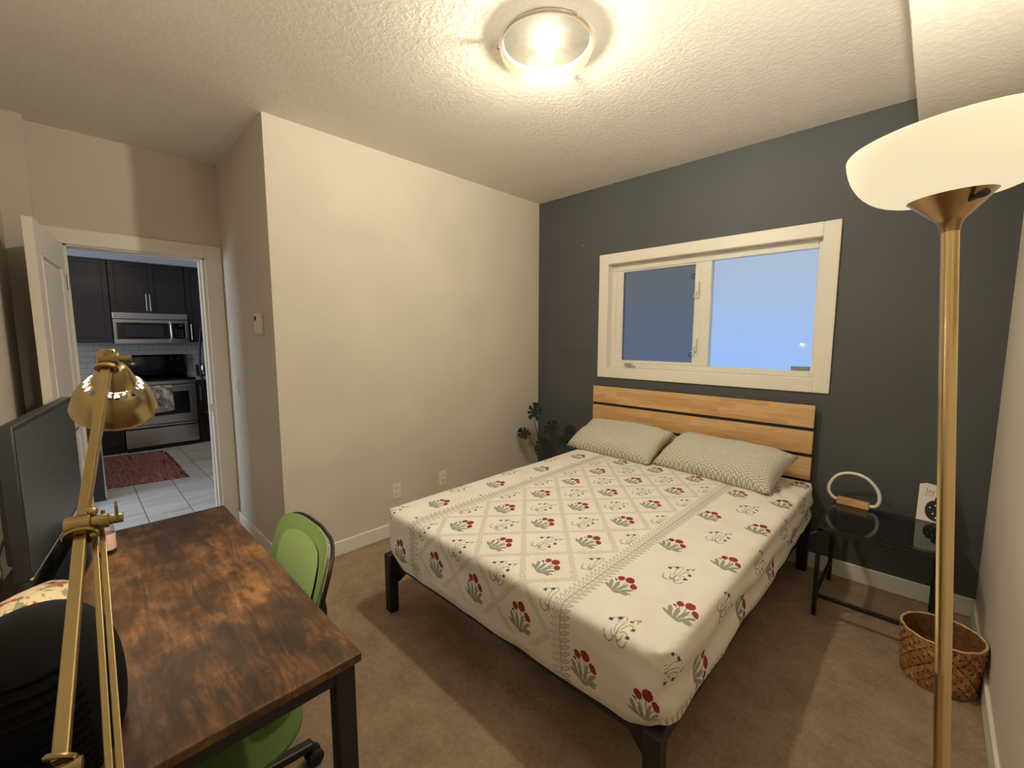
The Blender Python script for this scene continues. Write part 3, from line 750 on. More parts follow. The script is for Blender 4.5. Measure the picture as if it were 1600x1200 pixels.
# ------------------------------------------------------------------ green task chair
ch = Thing('task_chair', 'green mesh task chair tucked under the rustic desk', 'chair', (1.355, -2.995, 0))
def rrect(hx, hy, p, n=40):
    out = []
    for k in range(n):
        a = 2*PI*k/n; c, s = math.cos(a), math.sin(a)
        out.append((hx*math.copysign(abs(c)**(2/p), c), hy*math.copysign(abs(s)**(2/p), s)))
    return out
def slab(bm, hx, hy, p, th_, mat, bulge=0, n=44, rings=6, taper=0):
    """closed rounded slab, optionally dished; local x,y outline, z thickness"""
    fr = []; bk = []
    base = rrect(hx, hy, p, n)
    for side in (1, -1):
        prev = None
        for r_ in range(rings+1):
            s = 1-r_/rings
            edge = (1-s**6)
            if s == 0:
                ring = [bm.verts.new((0, 0, side*th_/2+bulge*0))]
            else:
                ring = []
                for x, y in base:
                    xx = x*s*(1+taper*y/hy*s); yy = y*s
                    zz = side*th_/2*(edge if r_ > 0 else .15)+bulge*((xx/hx)**2)
                    ring.append(bm.verts.new((xx, yy, zz)))
            if prev:
                for k in range(n):
                    k2 = (k+1) % n
                    if len(ring) == 1: bm.faces.new((prev[k], prev[k2], ring[0]))
                    else: bm.faces.new((prev[k], prev[k2], ring[k2], ring[k]))
            else:
                (fr if side > 0 else bk).extend(ring)
            prev = ring
    for k in range(n): bm.faces.new((fr[k], fr[(k+1) % n], bk[(k+1) % n], bk[k]))
    for v in bm.verts: v.co = mat @ v.co
# back: local x across, local y up, local z towards the sitter (-Y in the room)
BM_ = Matrix.Translation((1.335, -2.748, .650)) @ Matrix.Rotation(math.radians(-4), 4, 'Z') @ Matrix.Rotation(math.radians(90-15), 4, 'X')
bm = bm_new(); slab(bm, .245, .195, 4.6, .03, BM_, .05, taper=.05); ch.part('backrest', bm, M_GREEN, 60)
bm = bm_new(); slab(bm, .185, .145, 3.4, .008, BM_ @ Matrix.Translation((0, .01, .0175)), .03, taper=.12); ch.part('back_panel', bm, M_GREENIN, 60, label='paler inner mesh panel')
bm = bm_new(); tube(bm, [BM_ @ Vector((-.17+.34*k/10, -.02, .021+.055*((-.17+.34*k/10)/.255)**2)) for k in range(11)], .004, 6); ch.part('lumbar_seam', bm, M_GREENIN, 60)
bm = bm_new(); tube(bm, [BM_ @ Vector((x*1.005*(1+.05*y/.195), y*1.005, -.014+.05*(x/.245)**2)) for x, y in rrect(.243, .193, 4.6, 44)], .006, 8, True); ch.part('back_frame', bm, M_BLACKPL, 60)
bm = bm_new(); tube(bm, spline([(1.33, -2.72, .62), (1.33, -2.70, .50), (1.34, -2.76, .36), (1.36, -2.92, .335)], 6), .022, 10); ch.part('back_bracket', bm, M_BLACKPL, 60)
SM_ = Matrix.Translation((1.395, -3.055, .385)) @ Matrix.Rotation(math.radians(-6), 4, 'Z')
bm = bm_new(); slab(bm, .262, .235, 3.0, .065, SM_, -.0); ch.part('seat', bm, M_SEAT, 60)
bm = bm_new(); slab(bm, .225, .21, 3.2, .02, SM_ @ Matrix.Translation((0, 0, -.037))); ch.part('seat_pan', bm, M_BLACKPL, 60)
bm = bm_new(); cyl(bm, (1.355, -2.995, .09), (1.355, -2.995, .25), .027); cyl(bm, (1.355, -2.995, .25), (1.355, -2.995, .33), .016); box(bm, 1.28, 1.44, -3.075, -2.915, .315, .345, .01); ch.part('gas_post', bm, M_BLACKPL, 50)
cc_ = Vector((1.355, -2.995, 0))
for k in range(5):
    a = math.radians(90+72*k); d = Vector((math.cos(a), math.sin(a), 0)); e = cc_+d*.235
    bm = bm_new(); bar(bm, cc_+Vector((0, 0, .095)), e+Vector((0, 0, .072)), .036, .028, .006); ch.part('base_arm', bm, M_BLACKPL)
    n_ = Vector((-d.y, d.x, 0))
    bm = bm_new()
    for s in (-1, 1): cyl(bm, e+n_*s*.006+Vector((0, 0, .027))+d*.004, e+n_*s*.026+Vector((0, 0, .027))+d*.004, .027, seg=20, bev=.004)
    cyl(bm, e+Vector((0, 0, .03)), e+Vector((0, 0, .075)), .007, seg=10)
    ch.part('caster', bm, M_RUBBER, 50)

# ------------------------------------------------------------------ television on the desk
tv = Thing('television', 'black flat screen television standing at the far end of the desk', 'television', (.70, -3.31, DZT))
p0 = Vector((1.045, -3.368, 0)); p1 = Vector((.305, -3.252, 0)); dtv = (p1-p0).normalized(); ntv = Vector((dtv.y, -dtv.x, 0)) # towards +y side
if ntv.y < 0: ntv = -ntv
TM = Matrix((dtv, -ntv, Vector((0, 0, 1)))).transposed().to_4x4(); TM.translation = p0   # local x along, y backwards, z up
LT = (p1-p0).length
bm = bm_new(); box(bm, 0, LT, 0, .034, .802, 1.242, .004, 2, TM); tv.part('casing', bm, M_BLACKPL)
bm = bm_new(); box(bm, .06, LT-.06, .032, .06, .83, 1.10, .01, 2, TM); tv.part('rear_housing', bm, M_BLACKPL)
bm = bm_new(); box(bm, .011, LT-.011, -.0015, .002, .82, 1.228, .001, 1, TM); tv.part('screen', bm, M_TVSCREEN)
bm = bm_new(); box(bm, 0, LT, -.004, .006, .803, .812, .002, 1, TM); tv.part('bottom_bezel', bm, M_CHROME, label='thin shiny metal strip under the screen')
bm = bm_new(); box(bm, LT/2-.07, LT/2+.07, .012, .034, .757, .83, .006, 2, TM); tv.part('neck', bm, M_BLACKPL)
bm = bm_new(); prism(bm, [(LT/2+x-.08, y+.0) for x, y in rrect(.36, .095, 4)], .010, TM @ Matrix.Translation((0, 0, DZT))); tv.part('foot_plate', bm, M_BLACKGLOSS)

# bottle, cable, paper on the desk
t = Thing('bottle', 'small clear bottle with pale pink label on the desk by the television', 'bottle', (.845, -3.208, DZT))
mt = Matrix.Translation((.845, -3.208, DZT))
bm = bm_new(); lathe(bm, [(0, 0), (.021, 0), (.024, .004), (.024, .085), (.020, .098), (.010, .108), (.010, .120), (0, .120)], 24, mt); t.part('body', bm, M_CLEAR, 40)
bm = bm_new(); lathe(bm, [(.0245, .018), (.0249, .020), (.0249, .070), (.0245, .072)], 24, mt); t.part('label', bm, M_LABELPINK, 40)
bm = bm_new(); lathe(bm, [(0, .118), (.012, .118), (.012, .135), (.006, .139), (.005, .155), (0, .155)], 20, mt); t.part('cap', bm, M_BRASS2, 40)
bm = bm_new(); prism(bm, [(0, 0), (.10, -.01), (.12, .08), (.02, .09)], .0012, Matrix.Translation((.66, -3.40, DZT)) @ Matrix.Rotation(.5, 4, 'Z'))
tag(link('paper_slip', bm, M_PAPER, loc=(.66, -3.40, DZT)), 'loose white slip of paper on the desk behind the television', 'paper')
bm = bm_new(); tube(bm, spline([(.93, -3.42, .90), (1.02, -3.425, .88), (1.065, -3.42, .84), (1.03, -3.43, .80), (1.05, -3.44, .70), (1.0, -3.46, .4), (.95, -3.50, .06), (.8, -3.54, .006)], 8), .0035, 8)
tag(link('power_cord', bm, M_BLACKPL, smooth=60), 'black power cord trailing from the back of the television', 'cord')
bm = bm_new(); tube(bm, spline([(1.0, -3.275, .762), (1.06, -3.30, .770), (1.12, -3.345, .765), (1.2, -3.39, .756), (1.24, -3.415, .754), (1.25, -3.45, .60), (1.2, -3.5, .2), (1.1, -3.53, .006)], 8), .0028, 8)
tag(link('charging_cable', bm, plain('grey_cable', (130, 128, 122), .5), smooth=60), 'thin grey cable lying on the desk in front of the television foot', 'cable')

# floral pouch and black rounded bag
def blob(bm, c, r, p, zmin, n=56, m=28, fn=None):
    def sp(a, q): return math.copysign(abs(a)**q, a)
    rings = []
    for j in range(m+1):
        ph = -PI/2+PI*j/m; ring = []
        for i in range(n):
            th_ = 2*PI*i/n
            v = Vector((c[0]+r[0]*sp(math.cos(ph), 2/p)*sp(math.cos(th_), 2/p), c[1]+r[1]*sp(math.cos(ph), 2/p)*sp(math.sin(th_), 2/p), c[2]+r[2]*sp(math.sin(ph), 2/p)))
            if fn: v = fn(v)
            v.z = max(v.z, zmin); ring.append(bm.verts.new(v))
        rings.append(ring)
    for a, b in zip(rings, rings[1:]):
        for k in range(n): bm.faces.new((a[k], a[(k+1) % n], b[(k+1) % n], b[k]))
    bmesh.ops.remove_doubles(bm, verts=bm.verts, dist=1e-5)
bm = bm_new(); blob(bm, (1.165, -3.36, .772), (.11, .085, .040), 2.3, DZT+.001, fn=lambda v: v+Vector((0, 0, .012*noise.noise(v*14))))
tag(link('cloth_pouch', bm, M_FLORAL, smooth=180, loc=(1.10, -3.365, DZT)), 'crumpled cream floral cloth pouch on the desk behind the black bag', 'pouch')
bag = Thing('bag', 'black rounded bag with a ribbed panel on the near end of the desk', 'bag', (1.70, -3.34, DZT))
bm = bm_new(); blob(bm, (1.70, -3.335, .83), (.19, .12, .16), 2.25, DZT+.001); bag.part('body', bm, M_BAG, 180)
bm = bm_new()
for k in range(13):
    z = .775+k*.0145
    pts = []
    for j in range(15):
        a = math.radians(-100+ j*9.5)
        s = max(.0, 1-abs((z-.83)/.16)**2.25)**(1/2.25)
        ca, sa = math.cos(a), math.sin(a)
        f_ = s/((abs(ca)**2.25+abs(sa)**2.25)**(1/2.25))
        pts.append((1.70+.192*f_*ca, -3.335+.122*f_*sa, z))
    tube(bm, pts, .004, 6)
rb = bag.part('ribbed_panel', bm, M_RIB, 60, label='black ribbed panel')

# ------------------------------------------------------------------ brass reading lamp (floor standing, beside the desk)
la = Thing('reading_lamp', 'brass swing arm reading lamp with pierced dome shade over the desk', 'lamp', (2.09, -3.30, 0))
J0 = Vector((2.088, -3.292, .974)); J1 = Vector((1.809, -3.254, 1.171)); J2 = Vector((1.645, -3.193, 1.440))
bm = bm_new(); lathe(bm, [(0, 0), (.125, 0), (.13, .006), (.125, .018), (.02, .026), (0, .026)], 48, Matrix.Translation((2.095, -3.44, 0))); la.part('base', bm, M_BRASS2, 40)
bm = bm_new(); tube(bm, spline([(2.095, -3.44, .02), (2.095, -3.44, .5), (2.095, -3.40, .85), (2.10, -3.30, .95), J0-Vector((-.01, 0, .02))], 8), .009, 12); la.part('pole', bm, M_BRASS2, 60)
bm = bm_new(); bar(bm, J0, J1, .0155, .0155, .002); la.part('lower_arm', bm, M_BRASS2)
bm = bm_new(); bar(bm, J1, J2, .0145, .0145, .002); la.part('upper_arm', bm, M_BRASS2)
for dx, off in ((0, 0), (1, .014)):
    q0 = Vector((2.105, -3.252+dx*.010, .94)); q1 = Vector((1.797, -3.240+dx*.010, 1.155))
    bm = bm_new(); bar(bm, q1+(q0-q1)*1.12, q1, .0078, .0078, .001); la.part('tension_rod', bm, M_BRASS2)
d01 = (J1-J0).normalized(); d12 = (J2-J1).normalized()
side_ = d01.cross(Vector((0, 0, 1))).normalized()
if side_.y < 0: side_ = -side_
bm = bm_new(); cyl(bm, J0-d01*.012-side_*.012, J0-d01*.012+side_*.020, .009, seg=20); lathe(bm, [(.011, -.003), (.0165, -.0025), (.0175, 0), (.0165, .0025), (.011, .003)], 28, axis(J0+d01*.004, d01+Vector((0, .5, .2)))); la.part('lower_joint', bm, M_BRASS2, 40)
bm = bm_new()
cyl(bm, J1-side_*.020, J1+side_*.012, .017, seg=24, bev=.002); cyl(bm, J1+side_*.012, J1+side_*.034, .012, seg=20, bev=.001)
lathe(bm, [(.011, -.003), (.021, -.003), (.023, 0), (.021, .003), (.011, .003)], 28, axis(J1-d01*.022, d01))
sphere(bm, J1+d12*.020+side_*.010, .0085, 2); sphere(bm, J1-d01*.024+side_*.014, .006, 2)
la.part('elbow_joint', bm, M_BRASS2, 40)
bm = bm_new(); cyl(bm, J1+side_*.034, J1+side_*.052, .008, seg=16); prism(bm, [(-.008, 0), (.008, 0), (.012, .024), (.004, .016), (0, .030), (-.006, .016), (-.011, .020)], .004, Matrix((d12, Vector((0, 0, 1)), side_)).transposed().to_4x4().copy() if False else Matrix.Translation(J1+side_*.046) @ Matrix.Rotation(PI/2, 4, 'X')); la.part('wing_nut', bm, M_BRASS2, 40)
# shade axis: leans back towards the room's right so the mouth faces the desk's far end
sa_ = Vector((math.sin(math.radians(37)), .01, math.cos(math.radians(37)))).normalized()
apex = Vector((1.618, -3.185, 1.428))
SA = axis(apex, -sa_) @ Matrix.Scale(.90, 4)       # local z runs from apex to mouth
bm = bm_new(); cyl(bm, J2-side_*.016, J2+side_*.016, .015, seg=20, bev=.002); box(bm, -.013, .013, -.011, .011, -.018, .016, .003, 1, Matrix.Translation(J2+Vector((0, 0, .004)))); cyl(bm, J2+side_*.016, J2+side_*.034, .007, seg=14); cyl(bm, J2, apex-sa_*.012, .010, seg=16)
lathe(bm, [(.010, -.002), (.018, -.002), (.018, .004), (.010, .004)], 24, axis(J2-d12*.022, d12)); la.part('shade_pivot', bm, M_BRASS2, 40)
# cap, then hole band, then flared dome
bm = bm_new(); lathe(bm, [(0, 0), (.012, .0), (.021, .006), (.030, .024), (.038, .044), (.0405, .052)], 48, SA); la.part('shade_cap', bm, M_BRASS2, 60)
NH = 20; r0, z0_, r1, z1_ = .0405, .052, .0545, .066
def band(a, s):
    r_ = r0+(r1-r0)*s; z_ = z0_+(z1_-z0_)*s
    return SA @ Vector((r_*math.cos(a), r_*math.sin(a), z_))
bm = bm_new(); ha = PI/NH
for k in range(NH):
    ac = 2*PI*k/NH; inner = []; outer = []
    for q in range(16):
        tq = 2*PI*q/16+PI/4; c, s = math.cos(tq), math.sin(tq); m_ = max(abs(c), abs(s))
        outer.append(bm.verts.new(band(ac+ha*c/m_, .5+.5*s/m_))); inner.append(bm.verts.new(band(ac+ha*.62*c, .5+.33*s)))
    for q in range(16): bm.faces.new((outer[q], outer[(q+1) % 16], inner[(q+1) % 16], inner[q]))
bmesh.ops.remove_doubles(bm, verts=bm.verts, dist=1e-5); la.part('pierced_band', bm, M_BRASS2, 60)
bm = bm_new()
pr = [(.0545, .066), (.0605, .0745), (.0665, .086), (.0712, .099), (.0746, .113), (.0771, .126), (.0780, .131), (.0796, .1325), (.0790, .135), (.0766, .132), (.0732, .113), (.0698, .099), (.0650, .086), (.059, .075)]
lathe(bm, pr, 64, SA); shade_o = la.part('shade', bm, M_BRASS2, 60)
bm = bm_new(); lathe(bm, [(.036, .046), (.0385, .052)], 48, SA); lathe(bm, [(.0535, .067), (.0580, .0755), (.0640, .0865), (.0688, .0995), (.0722, .1135), (.0750, .126), (.0757, .131)], 64, SA); la.part('shade_lining', bm, M_PLASTIC, 60, label='white inner lining added to brighten the holes')  # white lining added so the holes look bright from outside
bm = bm_new(); sphere(bm, SA @ Vector((0, 0, .070)), .022, 3); la.part('bulb', bm, m_bulb('reading_bulb_glow', DESK_BULB), 180)

# ------------------------------------------------------------------ torchiere floor lamp
FB = Vector((2.920, -1.962, 0)); FN = Vector((2.809, -2.016, 1.688))
fl = Thing('floor_lamp', 'tall brass torchiere floor lamp with glowing white bowl shade', 'lamp', FB)
ax = (FN-FB).normalized(); FM = axis(FB, ax); Lp = (FN-FB).length
bm = bm_new(); lathe(bm, [(0, 0), (.122, 0), (.126, .006), (.122, .014), (.03, .024), (.018, .034), (0, .034)], 48, Matrix.Translation(FB)); fl.part('base', bm, M_BRASS, 40)
bm = bm_new(); lathe(bm, [(.0135, .02), (.0135, Lp*.45), (.0138, Lp*.451), (.0138, Lp*.455), (.0135, Lp*.456), (.0135, Lp)], 28, FM); fl.part('pole', bm, M_BRASS, 40)
prof = []
for k in range(11):
    s = k/10; prof.append((.0145+.0595*s**1.9, Lp+.072*s))
bm = bm_new(); lathe(bm, prof+[(.071, Lp+.0725), (.012, Lp+.012)], 48, FM); fl.part('shade_holder', bm, plain('dark_brass', (168, 140, 102), .3, 1, grain=.05), 50)
prof = []
for k in range(13):
    a = k/12*PI/2
    prof.append((.064+.098*math.sin(a)**.9, Lp+.066+.108*(1-math.cos(a))))
inner = [(r_-.004, z_+.003) for r_, z_ in reversed(prof)]
bm = bm_new(); lathe(bm, [(0.0, Lp+.066)]+prof+[(prof[-1][0]-.002, prof[-1][1]+.003)]+inner+[(0, Lp+.072)], 72, FM); fl.part('bowl_shade', bm, M_BOWL, 60)
bm = bm_new(); cyl(bm, FM @ Vector((0, 0, Lp+.073)), FM @ Vector((0, 0, Lp+.10)), .016, seg=16); fl.part('socket', bm, M_PLASTIC, 40)
bm = bm_new(); sphere(bm, FM @ Vector((0, 0, Lp+.125)), .028, 3); fl.part('bulb', bm, m_bulb('torchiere_bulb_glow', FLOOR_BULB), 180)
kd = Vector((.55, -.83, .08)).normalized(); kp = FM @ Vector((0, 0, Lp+.045))
bm = bm_new(); cyl(bm, kp+kd*.03, kp+kd*.072, .0045, seg=12); cyl(bm, kp+kd*.066, kp+kd*.080, .0065, seg=12, bev=.001); fl.part('switch_knob', bm, M_BLACKPL, 40)

# ------------------------------------------------------------------ glass side table with its things
TX0, TX1, TY0, TY1, TZ = 2.435, 2.905, -.575, -.085, .492
st_ = Thing('side_table', 'black metal side table with dark glass top beside the bed', 'table', (2.67, -.33, 0))
for x in (TX0, TX1-.02):
    for y in (TY0, TY1-.02):
        bm = bm_new(); box(bm, x, x+.02, y, y+.02, 0, TZ-.004, .002, 1); st_.part('leg', bm, M_BLACKMETAL)
bm = bm_new()
for b in [(TX0, TX1, TY0, TY0+.02, TZ-.022, TZ), (TX0, TX1, TY1-.02, TY1, TZ-.022, TZ), (TX0, TX0+.02, TY0+.02, TY1-.02, TZ-.022, TZ), (TX1-.02, TX1, TY0+.02, TY1-.02, TZ-.022, TZ)]: box(bm, *b, .001, 1)
st_.part('top_frame', bm, M_BLACKMETAL)
bm = bm_new(); box(bm, TX0+.02, TX1-.02, TY0+.005, TY0+.02, .105, .125, .001, 1); st_.part('stretcher', bm, M_BLACKMETAL)
for x in (TX0+.002, TX1-.018):
    bm = bm_new(); box(bm, x, x+.016, TY0+.02, TY1-.02, .107, .123, .001, 1); st_.part('stretcher', bm, M_BLACKMETAL)
bm = bm_new(); box(bm, TX0+.006, TX1-.006, TY0+.006, TY1-.006, TZ, TZ+.006, .001, 1); st_.part('glass_top', bm, M_TABLEGLASS)
GZ = TZ+.0062
ar = Thing('loop_lamp', 'small lamp of wooden block and white D shaped tube on the glass table', 'lamp', (2.53, -.115, GZ))
q0 = Vector((2.455, -.105, 0)); q1 = Vector((2.605, -.118, 0)); da = (q1-q0).normalized()
LM = Matrix((da, Vector((-da.y, da.x, 0)), Vector((0, 0, 1)))).transposed().to_4x4(); LM.translation = q0+Vector((0, 0, GZ))
bm = bm_new(); box(bm, 0, .150, -.02, .02, 0, .038, .004, 2, LM); ar.part('wood_block', bm, M_BEECH)
bm = bm_new(); tube(bm, spline([LM @ Vector(p) for p in [(.008, 0, .020), (-.022, 0, .030), (-.044, 0, .062), (-.040, 0, .112), (-.004, 0, .168), (.060, 0, .192), (.128, 0, .178), (.180, 0, .122), (.192, 0, .062), (.176, 0, .026), (.142, 0, .020)]], 8), .0085, 12); ar.part('light_tube', bm, M_SILICONE, 60)
cd_ = Thing('greeting_card', 'white greeting card with black polka dot figure leaning against the wall', 'card', (2.86, -.10, GZ))
lean = math.atan2(.09, .19)
CM = Matrix.Translation((2.800, -.100, GZ)) @ Matrix.Rotation(math.radians(90)-.42, 4, 'X')
bm = bm_new(); prism(bm, [(0, 0), (.135, 0), (.135, .19), (.030, .205), (.002, .195)], .003, CM); cd_.part('card_sheet', bm, M_PAPER)
bm = bm_new()
prism(bm, [(.078+x, .062+y) for x, y in rrect(.047, .056, 2.2, 28)], .0008, CM @ Matrix.Translation((0, 0, .003)))
prism(bm, [(.092+x, .122+y) for x, y in rrect(.026, .024, 2.0, 24)], .0007, CM @ Matrix.Translation((0, 0, .003)))
cd_.part('printed_figure', bm, M_INK)
for x, y in [(.05, .075), (.062, .045), (.07, .09), (.085, .07), (.09, .04), (.105, .085), (.11, .055), (.075, .025), (.085, .125), (.1, .13)]:
    bm = bm_new(); prism(bm, [(x+.0035*math.cos(2*PI*k/10), y+.0045*math.sin(2*PI*k/10)) for k in range(10)], .0006, CM @ Matrix.Translation((0, 0, .0038))); cd_.part('printed_dot', bm, M_PAPER)
bm = bm_new()
def stroke(pts): tube(bm, [CM @ Vector((x, y, .0034)) for x, y in pts], .0010, 5)
def arc(cx, cy, rx, ry, a0, a1, n=10): return [(cx+rx*math.cos(math.radians(a0+(a1-a0)*k/n)), cy+ry*math.sin(math.radians(a0+(a1-a0)*k/n))) for k in range(n+1)]
stroke([(.034, .178), (.034, .160)]+arc(.029, .158, .005, .006, 0, -170)); stroke(arc(.045, .160, .005, .006, 0, 360, 14)); stroke([(.054, .166), (.058, .156)]); stroke([(.064, .166), (.054, .146)])
stroke([(.024, .136), (.030, .144), (.034, .134), (.040, .144), (.044, .136), (.050, .146), (.056, .136), (.060, .147)])
cd_.part('handwriting', bm, M_INK)
bm = bm_new(); tube(bm, spline([(2.50, -.10, GZ+.012), (2.46, -.06, .45), (2.40, -.02, .30), (2.30, -.018, .21), (2.24, -.02, .16), (2.2, -.03, .02), (2.05, -.04, .006)], 8), .0028, 8)
tag(link('white_cable', bm, M_PLASTIC, smooth=60), 'thin white cable running along the slate wall from table to bed', 'cable')

# ------------------------------------------------------------------ woven basket
bc = Vector((2.920, -.715, 0)); bk_ = Thing('basket', 'round woven palm basket on the carpet in the corner by the right wall', 'basket', bc)
BH = .222
def brad(z): return .116+.0145*min(1, z/BH*1.3)
bm = bm_new(); lathe(bm, [(0, .002), (brad(0)-.004, .002), (brad(.08)-.002, .08), (brad(BH)-.002, BH), (brad(BH)-.006, BH), (brad(.08)-.006, .08), (brad(0)-.010, .008), (0, .008)], 56, Matrix.Translation(bc)); bk_.part('liner', bm, M_LINER, 50)
NS = 24
for dirn in (1, -1):
    for k in range(NS):
        bm = bm_new(); prev = None; wd = .0108
        for j in range(31):
            s = j/30; z = .004+s*(BH-.008); a = 2*PI*k/NS+dirn*s*1.55
            ph = s*1.55*NS/PI+ (0 if dirn > 0 else 1)
            off = .0022+.0034*math.sin(ph*PI+(k*PI if True else 0))
            pair = []
            for sgn in (-1, 1):
                aa = a+sgn*wd*.62/.13; zz = z-sgn*dirn*wd*.55; zz = max(.002, min(BH, zz)); r_ = brad(zz)+max(.0004, off)
                pair.append(bm.verts.new((bc.x+r_*math.cos(aa), bc.y+r_*math.sin(aa), zz)))
            if prev: bm.faces.new((prev[0], prev[1], pair[1], pair[0]))
            prev = pair
        bk_.part('weave_strip', bm, M_BASKET, 60)
bm = bm_new(); tube(bm, [(bc.x+(brad(BH)+.001)*math.cos(2*PI*k/48), bc.y+(brad(BH)+.001)*math.sin(2*PI*k/48), BH+.002*math.sin(k*1.7)) for k in range(48)], .0045, 8, True); bk_.part('rim', bm, M_BASKETRIM, 60)

# ------------------------------------------------------------------ plant behind the bed
pc = Vector((.34, -.32, 0)); pt = Thing('potted_plant', 'dark split leaf plant in the corner behind the bed', 'plant', pc)
bm = bm_new(); lathe(bm, [(0, 0), (.085, 0), (.09, .01), (.112, .20), (.118, .20), (.118, .215), (.106, .215), (.104, .18), (0, .18)], 40, Matrix.Translation(pc)); pt.part('pot', bm, M_TERRACOTTA, 40)
bm = bm_new(); lathe(bm, [(.104, .181), (.05, .190), (0, .188)], 24, Matrix.Translation(pc)); pt.part('soil', bm, M_SOIL, 60)
def monstera(tip_c, size, normal, upd, notch=True):
    """leaf blade around tip_c; upd = direction of the leaf tip"""
    n_ = Vector(normal).normalized(); y = Vector(upd); y = (y-n_*y.dot(n_)).normalized(); x = y.cross(n_)
    bm = bm_new(); N = 72; c0 = bm.verts.new(Vector(tip_c)); c1 = bm.verts.new(Vector(tip_c)-n_*.002)
    top = []; bot = []
    for k in range(N):
        a = 2*PI*k/N      # 0 = tip
        r_ = .55+.30*math.cos(a)**2*(1 if math.cos(a) > 0 else .55)+.12*abs(math.sin(a))
        aa = min(a, 2*PI-a)
        if aa > 2.85: r_ *= .55                    # heart notch at the stalk
        if notch and .25 < aa < 2.4:
            ph = (aa-.25)/(2.15)*3.0; fr_ = ph-math.floor(ph)
            if abs(fr_-.5) < .12: r_ *= .40
        p = Vector(tip_c)+(y*math.cos(a)*1.05+x*math.sin(a)*.92)*r_*size - n_*(.10*size*r_*r_)
        top.append(bm.verts.new(p)); bot.append(bm.verts.new(p-n_*.002))
    for k in range(N):
        k2 = (k+1) % N
        bm.faces.new((c0, top[k], top[k2])); bm.faces.new((c1, bot[k2], bot[k])); bm.faces.new((top[k], bot[k], bot[k2], top[k2]))
    return bm, Vector(tip_c)-y*size*.5
tocam = Vector((.64, -.76, .1))
for c, s, nrm, upd, notch in [((.245, -.33, .80), .105, (.55, -.75, .35), (.12, .05, 1), True), ((.115, -.33, .585), .085, (.3, -.7, .55), (-.85, -.2, .55), True),
                        ((.640, -.33, .665), .085, (.5, -.8, .2), (.1, 0, 1), False), ((.33, -.20, .64), .10, (.5, -.7, .4), (.2, .4, .7), True),
                        ((.50, -.20, .56), .095, (.3, -.6, .7), (.8, .2, .3), True), ((.40, -.42, .50), .09, (.4, -.5, .75), (.5, -.5, .3), True), ((.26, -.24, .50), .09, (.2, -.6, .7), (-.4, .1, .6), True)]:
    bm, base = monstera(c, s, nrm, upd, notch)
    lf = pt.part('leaf', bm, M_LEAF, 50)
    bm = bm_new(); tube(bm, spline([pc+Vector((0, 0, .185)), pc+Vector((0, 0, .185))*.5+Vector((pc.x*.5+base.x*.5-pc.x*.5-0, base.y*.5, 0))*0+((base-pc)*.45+Vector((0, 0, .10))), base, Vector(c)-(Vector(c)-base)*.3], 8), .0035, 6); pt.part('stem', bm, M_STEM, 60)

# ------------------------------------------------------------------ kitchen beyond the doorway
KX, KY0, KY1, KH = -5.10, -6.2, -1.45, 2.62
kf = sbox('floor_kitchen', M_GROUT, (KX, -B, KY0, KY1, -.06, -.004))
sbox('ceiling_kitchen', M_KWALL, (KX-T, -B-T, KY0-T, KY1+T, KH, KH+.1))
sbox('wall_kitchen_back', M_KWALL, (KX-T, KX, KY0-T, KY1+T, 0, KH))
sbox('wall_kitchen_right', M_KWALL, (KX, -B-T, KY1, KY1+T, 0, KH))
sbox('wall_kitchen_left', M_KWALL, (KX, -B-T, KY0-T, KY0, 0, KH))
sbox('soffit_kitchen', M_KWALL, (KX, KX+.42, KY0, KY1, 2.452, KH))
n_ = 0
y = -3.78
while y < -1.7:
    off = (n_ % 2)*.305; x = KX+.61
    xs = KX+.02+off-.61
    while xs < -B-.02:
        a, b = max(xs, KX+.01), min(xs+.604, -B-.02 if True else 0)
        if b-a > .05 and b > -4.6:
            bm = bm_new(); box(bm, a, b, y, y+.289, -.008, 0, .002, 1)
            c_ = ((a+b)/2, y+.15, 0)
            o = link('tile', bm, M_TILE, kf, loc=c_); o.location = c_
        xs += .61
    y += .295; n_ += 1
# backsplash tiles
bs = sbox('trim_2', M_GROUT, (KX, KX+.006, -3.4, KY1, .92, 1.425)); bs['label'] = 'tiled kitchen backsplash'
row = 0; z = .925
while z < 1.40:
    y = -3.39+(row % 2)*.075
    while y < -1.62:
        bm = bm_new(); box(bm, KX+.004, KX+.012, y, y+.147, z, z+.072, .0015, 1)
        kid(bs, 'tile', bm, M_SUBWAY); y += .15
    z += .075; row += 1
UX = -4.75   # upper cabinet face
def handle(tng, p, q, r=.006, parent=None, out=(1, 0, 0)):
    p, q = Vector(p), Vector(q); o_ = Vector(out)*.03; d = (q-p).normalized()
    bm = bm_new(); cyl(bm, p+o_, q+o_, r, seg=12)
    for s in (p+d*.02, q-d*.02): cyl(bm, s, s+o_, r*.8, seg=10)
    return tng.part('handle', bm, M_STEEL, 40, parent)
def shaker(tng, x, y0, y1, z0, z1, name='cabinet_door'):
    bm = bm_new(); w_ = .055
    for b in [(x, x+.02, y0, y0+w_, z0, z1), (x, x+.02, y1-w_, y1, z0, z1), (x, x+.02, y0+w_, y1-w_, z1-w_, z1), (x, x+.02, y0+w_, y1-w_, z0, z0+w_), (x, x+.010, y0+w_, y1-w_, z0+w_, z1-w_)]: box(bm, *b, .002, 1)
    return tng.part(name, bm, M_ESP)
